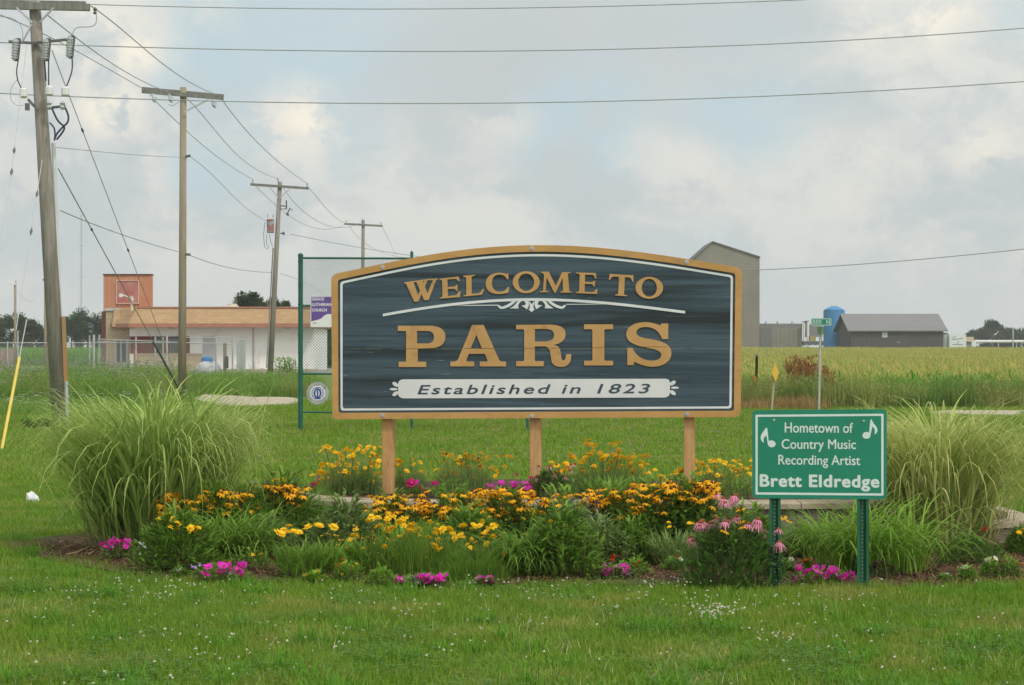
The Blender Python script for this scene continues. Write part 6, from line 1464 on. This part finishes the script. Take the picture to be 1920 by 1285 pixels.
    g.add([(x0, D4, -.7), (x1, D4, -.7), (x1, D4 + L, -.7), (x0, D4 + L, -.7), (x0, D4, zt), (x1, D4, zt), (x1, D4 + L, zt), (x0, D4 + L, zt), (x0, ym, zr - .1), (x1, ym, zr - .1)],
          [(0, 1, 5, 4), (1, 2, 6, 9, 5), (2, 3, 7, 6), (3, 0, 4, 8, 7)]); g.make('wall', mat('charcoal_ribbed_metal', (.088, .086, .083), (.10, .098, .094), .7, .4, stretch=(3, 3, .2)), w)
    g = Geo(); q = x0 + .5
    while q < x1 - .2: g.bx(q, q + .07, D4 - .045, D4 - .001, -.7, zt - .05); q += .61
    o = g.make('wall_rib', mat('charcoal_rib', (.100, .098, .094), None, .7), w); o['kind'] = 'stuff'
    roofm = mat('grey_metal_roof', (.20, .20, .20), (.22, .22, .22), .6, .3)
    for s in (0, 1):
        ye = D4 - .5 if s == 0 else D4 + L + .5; xa, xb = x0 - .6, x1 + .6; ze = zt - .15
        a = [Vector((xa, ye, ze)), Vector((xb, ye, ze)), Vector((xb, ym, zr)), Vector((xa, ym, zr))]; up = Vector((0, 0, .16))
        if s: a.reverse()
        g = Geo(); g.add(a + [q + up for q in a], [(3, 2, 1, 0), (4, 5, 6, 7), (0, 1, 5, 4), (1, 2, 6, 5), (2, 3, 7, 6), (3, 0, 4, 7)]); g.make('roof', roofm, w)
    wn = Geo().bx(X(1654), X(1664), D4 - .06, D4 - .001, Z(633), Z(623)).make('window', mat('pale_window', (.62, .64, .64)), w)
    Geo().bx(X(1682), X(1687), D4 - .05, D4 - .001, Z(642.5), Z(641.3)).make('vent', M_galv, w)
    # white trailer, small tan house, long white pipe
    D5 = 340.0; X = lambda px, d=D5: (px - 960) * d / F; Z = lambda py, d=D5: HC - (py - YH) * d / F
    w = thing('white_trailer', 'white box trailer with dark line graphics right of the dark barn', 'trailer', (X(1796), D5, -.6))
    Geo().bx(X(1780.5), X(1811.5), D5, D5 + 6, -.2, Z(627)).make('box', M_signwhite, w)
    g = Geo()
    for a, b in (((1784, 636.5), (1796, 636)), ((1796, 636), (1806, 634.5)), ((1786, 646), (1806, 646.5)), ((1795, 645), (1797, 640)), ((1786, 633), (1792, 631.5))): g.bar(P(*a, D5 - .02), P(*b, D5 - .02), .02, .10)
    g.make('line_graphic', M_dkmetal, w)
    Geo().bx(X(1774), X(1779), D5 + 1, D5 + 3, -.6, Z(628)).make('front_rack', M_galv, w)
    w = thing('small_house', 'small house with a tan gable roof beyond the white trailer', 'house', (X(1819), D5 + 20, -.6)); d = D5 + 20
    Geo().bx(X(1811, d), X(1826, d), d, d + 8, -.6, Z(641, d)).make('wall', mat('grey_siding', (.30, .30, .28)), w)
    Geo().add([P(1808, 641, d - .4), P(1828, 641, d - .4), P(1825, 632, d + 4), P(1808, 632, d + 4), P(1828, 641, d + 8), P(1808, 641, d + 8)], [(0, 1, 2, 3), (3, 2, 4, 5), (1, 4, 2), (0, 3, 5)]).make('roof', mat('tan_house_roof', (.42, .33, .22)), w)
    w = thing('transfer_pipe', 'long white horizontal pipe on short posts at the right edge', 'pipe', (X(1870), D5, -.6))
    Geo().tube([P(1828, 640.5, D5), P(2060, 640.5, D5)], .26, 10).make('pipe', M_signwhite, w)
    Geo().bx(X(1822), X(1829.5), D5 - .4, D5 + .4, Z(650), Z(639.5)).make('end_box', M_signwhite, w)
    for px in (1836, 1872, 1906, 1950): Geo().bx(X(px - .7), X(px + .7), D5 - .1, D5 + .1, -.6, Z(642.5)).make('support', M_galv, w)
    w = thing('utility_pole', 'short distant pole rising above the white pipe at the right edge', 'utility pole', (X(1899.5), D5 - 10, -.6)); d = D5 - 10
    Geo().tube([(X(1899.5, d), d, -.6), (X(1899.5, d), d, Z(615, d))], .12, 8).make('pole', M_galv, w); Geo().bar(P(1893, 617, d), P(1903, 616, d), .1, .1).make('crossarm', M_arm, w)
farm()

def roadside():
    D = 50.0; X = lambda px: (px - 960) * D / F; Z = lambda py: HC - (py - YH) * D / F
    w = thing('street_name_sign', 'green 800 N street name sign on a slim grey pole', 'street sign', (X(1536), D, 0))
    Geo().tube([(X(1535.5), D, -.05), (X(1538), D, Z(612))], .030, 8).make('pole', M_galv, w)
    fr = frame_plane(1540, 604, D - .02, 0); p = lambda pts: [onplane(fr, *q) for q in pts]
    Geo().prism([p(rrect(1521, 1559, 597, 611, 1.6, 3))], fr, -.006, 0).make('blade', M_green, w)
    a = p(rrect(1521.6, 1558.4, 597.6, 610.4, 1.3, 3)); b = p(rrect(1522.7, 1557.3, 598.7, 609.3, 1, 3)); b.reverse(); Geo().prism([a, b], fr, .0005, .002, back=False).make('border_line', M_sheet, w)
    text_on(fr, '800  N', [(1524.6, 607.6), (1555.4, 607.6)], 7.4, M_sheet, w, .003, off=.004, space=1.22)
    Geo().obox((X(1538.6), D, Z(620)), Vector((.035, 0, 0)), Vector((0, .28, 0)), Vector((0, 0, .095))).make('cross_blade', mat('pale_green_blade_edge', (.16, .26, .14)), w)
    D = 46.0; X = lambda px: (px - 960) * D / F; Z = lambda py: HC - (py - YH) * D / F
    w = thing('warning_sign', 'yellow diamond sign seen half from behind on a leaning wooden stake', 'road sign', (X(1446), D, 0))
    Geo().bar((X(1445.5), D + .0, -.05), (X(1453.5), D, Z(685)), .045, .05).make('stake', mat('grey_stake', (.42, .38, .28), (.35, .31, .23), .8), w)
    u = Vector((.5, .80, 0)).normalized(); c = Vector((X(1453), D - .05, Z(699.5))); s = .21
    g = Geo(); q = [c + u * (s * math.cos(a) * .95) + Vector((0, 0, s * math.sin(a))) for a in (0, math.pi / 2, math.pi, 3 * math.pi / 2)]; nn = Vector((u.y, -u.x, 0)) * .006
    g.add([x + nn for x in q] + [x - nn for x in q], [(0, 1, 2, 3), (7, 6, 5, 4)] + [(i, (i + 1) % 4, 4 + (i + 1) % 4, 4 + i) for i in range(4)]); g.make('panel', mat('yellow_sign_paint', (.74, .46, .05), (.68, .42, .05), .5), w)
    w = thing('marker_post', 'dark grey steel post in the dry grass right of the welcome sign', 'post', (X(1418), 48, 0))
    Geo().bar(G(1417.5, 757), P(1419, 666, 52), .07, .06).make('post', mat('dull_grey_post', (.17, .17, .17), None, .8), w)
    w = thing('orange_marker', 'small orange marker beside the dark grey steel post', 'marker', G(1413.5, 765))
    Geo().tube([G(1414, 765), P(1413.8, 716, 53)], .02, 6).make('stake', M_galv, w); Geo().tube([P(1413.8, 718, 53), P(1413.8, 706, 53)], .055, 8).make('sleeve', mat('orange_sleeve', (.66, .16, .04)), w)
    w = thing('yellow_marker', 'tiny yellow marker low beside the wooden stake', 'marker', G(1444.5, 765))
    Geo().bar(G(1444, 765), P(1444.5, 720, 53), .04, .04).make('post', mat('yellow_marker_paint', (.70, .48, .05)), w)
roadside()

# ------------------------------------------------------------------ corn, weeds, trees
def corn_patch(seed, n, size, h, tass=True):
    r = np.random.RandomState(seed); v = Veg()
    b = np.stack([np.round(r.uniform(-size / 2, size / 2, n) / .76) * .76, r.uniform(-size / 2, size / 2, n), np.zeros(n)], 1); hh = h * r.uniform(.9, 1.06, n)
    v.blades(b, r.uniform(0, 6.28, n), r.uniform(0, .06, n), 0, hh * .93, .03, 2, [1, .8, .5], rng=r)
    for k in range(9):
        z = hh * (.12 + .093 * k); bb = b.copy(); bb[:, 2] = z
        v.blades(bb, r.uniform(0, 6.28, n), r.uniform(.35, .6, n), r.uniform(1.2, 2.0, n), r.uniform(.55, .9, n) * (1 - .04 * k), r.uniform(.035, .06, n), 4, [.6, 1, .9, .6, .05], rng=r)
    if tass:
        for k in range(3):
            bb = b.copy(); bb[:, 2] = hh * .88
            v.blades(bb, r.uniform(0, 6.28, n), r.uniform(.05, .5, n), r.uniform(.1, .6, n), r.uniform(.20, .38, n), .020, 2, [1, 1, .6], m=1, rng=r)
    return v
def corn():
    r = np.random.RandomState(31); protos = [corn_patch(40 + k, 66, 3.0, 2.1) for k in range(4)]; p = []
    for y in np.arange(62, 330, 2.7):
        xa, xb = -3.5, y * .40 + 2
        xs = np.arange(xa, xb, 2.7); p.append(np.stack([xs, np.full(len(xs), y)], 1))
    p = np.concatenate(p); p = p[(p[:, 1] < 283) | (p[:, 0] > 90)]; N = len(p); p = p + r.uniform(-.3, .3, (N, 2))
    z = ground_z(p[:, 0], p[:, 1]); rot = np.zeros((N, 3)); rot[:, 2] = r.choice([0, np.pi], N) + r.uniform(-.06, .06, N)
    scatter('corn_field', protos, np.concatenate([p, z[:, None]], 1), rot, np.stack([np.ones(N), np.ones(N), r.uniform(.94, 1.05, N)], 1), [M_cornleaf, M_tassel], 'tasselled corn field behind the road on the right', r)
    front = [corn_patch(50 + k, 26, 1.6, 1.78, False) for k in range(3)]; p = []
    for y in (59.6, 61.0):
        xs = np.arange(-3.5, 34, 1.25); p.append(np.stack([xs, np.full(len(xs), y)], 1))
    p = np.concatenate(p); N = len(p); p = p + r.uniform(-.25, .25, (N, 2)); z = ground_z(p[:, 0], p[:, 1]); rot = np.zeros((N, 3)); rot[:, 2] = r.uniform(0, 6.28, N)
    scatter('front_corn_row', front, np.concatenate([p, z[:, None] + .25], 1), rot, np.stack([np.ones(N), np.ones(N), r.uniform(.85, 1.12, N)], 1), [M_cornleaf], 'green leafy outer rows of the corn field', r)
    protos = [corn_patch(60 + k, 40, 3.0, 1.45, False) for k in range(3)]; p = []
    for y in np.arange(168, 225, 2.8):
        xs = np.arange(-.30 * y, -.15 * y, 2.8); p.append(np.stack([xs, np.full(len(xs), y)], 1))
    p = np.concatenate(p); N = len(p); rot = np.zeros((N, 3)); rot[:, 2] = r.uniform(0, 6.28, N)
    scatter('far_corn', protos, np.concatenate([p, np.zeros((N, 1))], 1), rot, np.ones(N), [M_cornleaf], 'dark green crop beyond the parking lot at the left', r)
corn()
def weed_patch(seed, n, size, h, umb=0, w=.012, leafy=.4):
    r = np.random.RandomState(seed); v = Veg()
    b = np.stack([r.uniform(-size / 2, size / 2, n), r.uniform(-size / 2, size / 2, n), np.zeros(n)], 1)
    v.blades(b, r.uniform(0, 6.28, n), r.uniform(0, .3, n), r.uniform(.1, 1.1, n), h * r.uniform(.5, 1.1, n), w * r.uniform(.7, 1.4, n), 4, rng=r)
    k = int(n * leafy); b = np.stack([r.uniform(-size / 2, size / 2, k), r.uniform(-size / 2, size / 2, k), r.uniform(.1, .85, k) * h], 1)
    v.blades(b, r.uniform(0, 6.28, k), r.uniform(.4, 1.3, k), .5, r.uniform(.05, .12, k), r.uniform(.02, .045, k), 2, [.3, 1, .1], rng=r)
    for q in range(umb):
        x, y, z = r.uniform(-size / 2, size / 2), r.uniform(-size / 2, size / 2), h * r.uniform(.95, 1.2); m = 12; a = np.arange(m) / m * 6.28
        v.blades(np.stack([np.full(m, x), np.full(m, y), np.full(m, z)], 1), a, 1.15, .35, r.uniform(.035, .065), .040, 1, [.4, 1.1], m=1, rng=r)
        v.blades(np.array([[x, y, 0]]), 0, 0, 0, z, .008, 1, [1, 1], rng=r)
    return v
M_umbel = mat('white_umbels', (.82, .84, .80), (.76, .78, .74), .8, 5, coord='World')
def weeds(name, label, poly_px, step, protos, mats, seed, sc=(.8, 1.2), z0=0, dens=None, world=None):
    r = np.random.RandomState(seed); w_ = world or [tuple(G(*q))[:2] for q in poly_px]
    xs = [q[0] for q in w_]; ys = [q[1] for q in w_]; X_, Y_ = np.meshgrid(np.arange(min(xs), max(xs), step), np.arange(min(ys), max(ys), step)); p = np.stack([X_.ravel(), Y_.ravel()], 1); p = p + r.uniform(-.5, .5, p.shape) * step
    p = p[inpoly(p[:, 0], p[:, 1], w_)]; N = len(p); s = r.uniform(sc[0], sc[1], N); z = ground_z(p[:, 0], p[:, 1])
    return scatter(name, protos, np.concatenate([p, z[:, None]], 1), np.stack([np.zeros(N), np.zeros(N), r.uniform(0, 6.28, N)], 1), np.stack([np.ones(N), np.ones(N), s], 1), mats, label, r)
wp = [weed_patch(70 + k, 240, 1.2, .74, 7) for k in range(4)]
weeds('wildflower_weeds', 'rank green weeds with white lace flower heads at the left', None, .85, wp, [M_weed, M_umbel], 1, (.75, 1.4), world=[(-19, 56), (-11.2, 56), (-12.4, 70), (-13.6, 84), (-26, 84), (-24, 70)])
wp2 = [weed_patch(80 + k, 240, 1.2, .70, 1) for k in range(4)]
weeds('tall_weeds', 'tall green weeds round the second pole and enclosure', None, .85, wp2, [M_weed, M_umbel], 2, (.7, 1.25), world=[(-11.0, 63.5), (-6.7, 63.5), (-7.4, 70), (-8.6, 82), (-14.5, 82), (-12.5, 70)])
wp3 = [weed_patch(90 + k, 90, 1.4, .30, 2, leafy=.3) for k in range(3)]
weeds('rough_grass', 'shorter rough grass between lawn and weeds at the left', None, .8, wp3, [M_weed, M_umbel], 3, (.6, 1.2), world=[(-17.5, 46), (-11, 47), (-9.6, 56), (-10.9, 63), (-16, 66), (-20, 60)])
wr = [weed_patch(95 + k, 260, 1.2, .78, 0, w=.016, leafy=.8) for k in range(4)]
weeds('roadside_weeds', 'dark green roadside weeds in front of the corn', None, .7, wr, [M_weeddark, M_umbel], 4, (.6, 1.35), world=[(-4, 52.2), (34, 52.0), (34, 59), (-4, 59)])
wd = [weed_patch(105 + k, 220, 1.0, .42, 0, w=.011, leafy=.1) for k in range(3)]
weeds('dry_grass', 'rusty brown dry grass right of the welcome sign', None, .6, wd, [M_dry], 5, (.7, 1.25), world=[(6.0, 50.6), (8.4, 50.8), (8.6, 52.0), (6.0, 52.4)])
def dock():
    r = np.random.RandomState(6)
    for (lab, px0, px1, yt) in (('rusty brown dock weed left of the street name pole', 1474, 1528, 664), ('smaller rusty dock weed just right of the street name pole', 1545, 1562, 684)):
        D = 54.5; base = P((px0 + px1) / 2, 760, D); base.z = 0; w = thing('dock_weed', lab, 'weed', base); v = Veg()
        for q in range(44 if px1 - px0 > 30 else 18):
            x = P(r.uniform(px0, px1), 700, D).x; y = D + r.uniform(-.5, .5); top = HC - (yt + 45 * r.random() ** 1.3 - YH) * D / F; N = 34
            v.blades(np.array([[x, y, 0]]), r.uniform(0, 6.28), .05, .05, top, .014, 2, [1, 1, .7], rng=r); x += r.normal(0, .05)
            b = np.stack([x + r.normal(0, .035, N), y + r.normal(0, .035, N), r.uniform(top - .45, top - .03, N)], 1)
            v.blades(b, r.uniform(0, 6.28, N), r.uniform(.2, .7, N), .2, r.uniform(.05, .12, N), .028, 2, [.5, 1, .4], rng=r)
        v.make('seed_stalks', [M_dock], w)
dock()
def weedclump(lab, px, pyt, D, wpx, seed, m=M_weed, name='bushy_weed'):
    r = np.random.RandomState(seed); base = P(px, 700, D); base.z = 0; w = thing(name, lab, 'weed', base); v = Veg(); h = HC - (pyt - YH) * D / F; ww = wpx * D / F; N = 900
    a = r.uniform(0, 6.28, N); q = r.uniform(0, 1, N) ** .5; zz = r.uniform(.1, 1, N) * h
    v.blades(np.stack([base.x + np.cos(a) * q * ww / 2, D + np.sin(a) * q * ww / 2, zz], 1), a, r.uniform(.5, 1.3, N), .6, r.uniform(.10, .20, N), r.uniform(.03, .06, N), 2, [.3, 1, .1], rng=r)
    v.blades(np.stack([base.x + r.normal(0, ww * .2, 20), D + r.normal(0, ww * .2, 20), np.zeros(20)], 1), r.uniform(0, 6.28, 20), .12, 0, h * .95, .03, 1, [1, .6], rng=r)
    v.make('leaf_mass', [m], w)
weedclump('leafy bushy weed growing against the white wall right of the third pole', 535, 672, 80, 46, 1)
weedclump('dark leafy weed on the lawn left of the big grey pole foot', 72, 790, 39.5, 50, 2, M_fol)

M_bark = mat('tree_bark', (.12, .10, .08), (.17, .145, .12), .9, 3, .5)
def tree(px, pyb, pyt, D, wpx, label, seed, z0=0.0, group=None, bare=.0, mt=None, squat=.55):
    r = np.random.RandomState(seed); k = D / F; base = P(px, pyb, D); base.z = z0
    H = HC - (pyt - YH) * k - z0; wd = wpx * k; w = thing('tree', label, 'tree', base, group)
    g = Geo(); tt = base + Vector((r.uniform(-.03, .03) * H, 0, H * .55)); g.tube([base, base.lerp(tt, .5) + Vector((.02 * H, 0, 0)), tt], [H * .03, H * .022, H * .012], 8)
    cl = []; nc = 34
    for i in range(nc):
        a = r.uniform(0, 6.28); e = r.uniform(-.5, 1); rr = r.uniform(.45, 1) ** .6
        cz = H * (.60 + .36 * e * rr) if e > 0 else H * (.60 + .62 * e * rr * squat * 1.2)
        hw = wd / 2 * math.sqrt(max(.05, 1 - (max(e, 0) * rr) ** 2)) * (1 - .25 * max(-e, 0))
        c = np.array([base.x + math.cos(a) * hw * rr * .9, base.y + math.sin(a) * hw * rr * .9, z0 + cz]); cl.append((c, wd * r.uniform(.12, .24)))
    for c, s in cl[::3]: 
        st = base.lerp(tt, r.uniform(.5, 1)); g.tube([st, st.lerp(Vector(c), .5) + Vector((0, 0, .03 * H)), Vector(c)], [H * .009, H * .006, H * .002], 5)
    g.make('trunk', M_bark, w)
    v = Veg(); leaf = max(.2, 3.2 * k)
    for c, s in cl:
        n = 230; d = r.normal(0, 1, (n, 3)); d /= np.linalg.norm(d, axis=1)[:, None]; q = r.uniform(.3, 1.08, n)[:, None]
        b = c + d * q * np.array([s, s, s * .8]); a = np.arctan2(d[:, 1], d[:, 0]) + r.normal(0, .6, n)
        v.blades(b, a, r.uniform(.3, 1.7, n), .4, leaf * r.uniform(.8, 1.6, n), leaf * r.uniform(.6, 1.0, n), 2, [.4, 1, .2], rng=r, rnd=np.clip(r.random(n) * .6 + r.random() * .4, 0, 1))
    v.make('crown', [mt or M_treeleaf], w)
TG = 'trees along the far horizon'
tl = [(-25, 597, 70, 'leftmost tree at the picture edge behind the far crop'), (22, 588, 60, 'rounded tree behind the thin floodlight pole'), (58, 603, 55, 'lower tree between the two thin poles'), (98, 612, 50, 'low tree just left of the big grey pole'), (132, 594, 52, 'tree showing right of the big grey pole'), (162, 582, 62, 'tallest tree left of the orange brick tower'), (205, 596, 60, 'tree hidden mostly by the orange brick tower')]
for i, (px, pt, wp_, lab) in enumerate(tl): tree(px, 657, pt, 300 + i * 6, wp_, lab, 200 + i, group=TG, squat=1.3)
tree(468, 657, 545, 190, 70, 'round tree rising above the building roof left of the third pole', 220, squat=1.0)
tree(522, 657, 552, 196, 48, 'smaller tree above the roof right of the third pole', 221, squat=1.0)
for i, (px, pt, wp_, lab) in enumerate([(600, 612, 40, 'dense dark tree just right of the white building'), (632, 606, 46, 'dense dark tree hidden behind the welcome sign edge')]): tree(px, 690, pt, 150 + 3 * i, wp_, lab, 230 + i, squat=1.6)
tr = [(1768, 622, 18, 'small bush tree at the right end of the dark barn'), (1815, 626, 20, 'small distant tree above the tan roofed house'), (1838, 616, 42, 'dense tree left of the tall feathery tree'), (1863, 600, 34, 'tall feathery tree above the right tree line'), (1890, 618, 46, 'dense tree right of the tall feathery tree'), (1925, 620, 50, 'rightmost tree at the picture edge'), (1965, 616, 50, 'tree beyond the right edge of the tree line')]
for i, (px, pt, wp_, lab) in enumerate(tr): tree(px, 660, pt, 520 + i * 7, wp_, lab, 240 + i, z0=-.6, group=TG, squat=1.4)
def mast():
    D = 700.0; w = thing('radio_mast', 'thin pale lattice radio mast beyond the trees at the left', 'mast', (P(152, 655, D).x, D, 0))
    c = P(152, 655, D); z = lambda py: HC - (py - YH) * D / F; h = z(402); s = .30; g = Geo()
    cs = [Vector((c.x - s, D, 0)), Vector((c.x + s, D, 0)), Vector((c.x, D + .5, 0))]
    for q in cs: g.tube([q, q + Vector((0, 0, h))], .045, 4)
    g.make('leg', M_wirelite, w); g = Geo(); zz = 0
    while zz < h - 1:
        for i in range(3): g.tube([cs[i] + Vector((0, 0, zz)), cs[(i + 1) % 3] + Vector((0, 0, zz + 1))], .03, 3, caps=False)
        zz += 1
    g.make('bracing', M_wirelite, w)
    g = Geo()
    for py in (461, 520): g.bx(c.x - 1.1, c.x + 1.1, D - .1, D + .1, z(py), z(py) + .12)
    g.make('antenna', M_wirelite, w)
mast()

def haze():
    g = Geo().bx(-700, 700, -40, 760, -2.6, 60); m = bpy.data.materials.new('haze'); m.use_nodes = True; t = NT(m.node_tree); t.n.clear()
    out = t.new('ShaderNodeOutputMaterial'); v = t.new('ShaderNodeVolumePrincipled'); v.inputs['Color'].default_value = (.93, .95, .97, 1); v.inputs['Density'].default_value = .0004; v.inputs['Anisotropy'].default_value = .2
    t.l.new(v.outputs[0], out.inputs['Volume']); o = g.make('haze', m); o['kind'] = 'stuff'; o['label'] = 'thin summer haze over the fields'
haze()
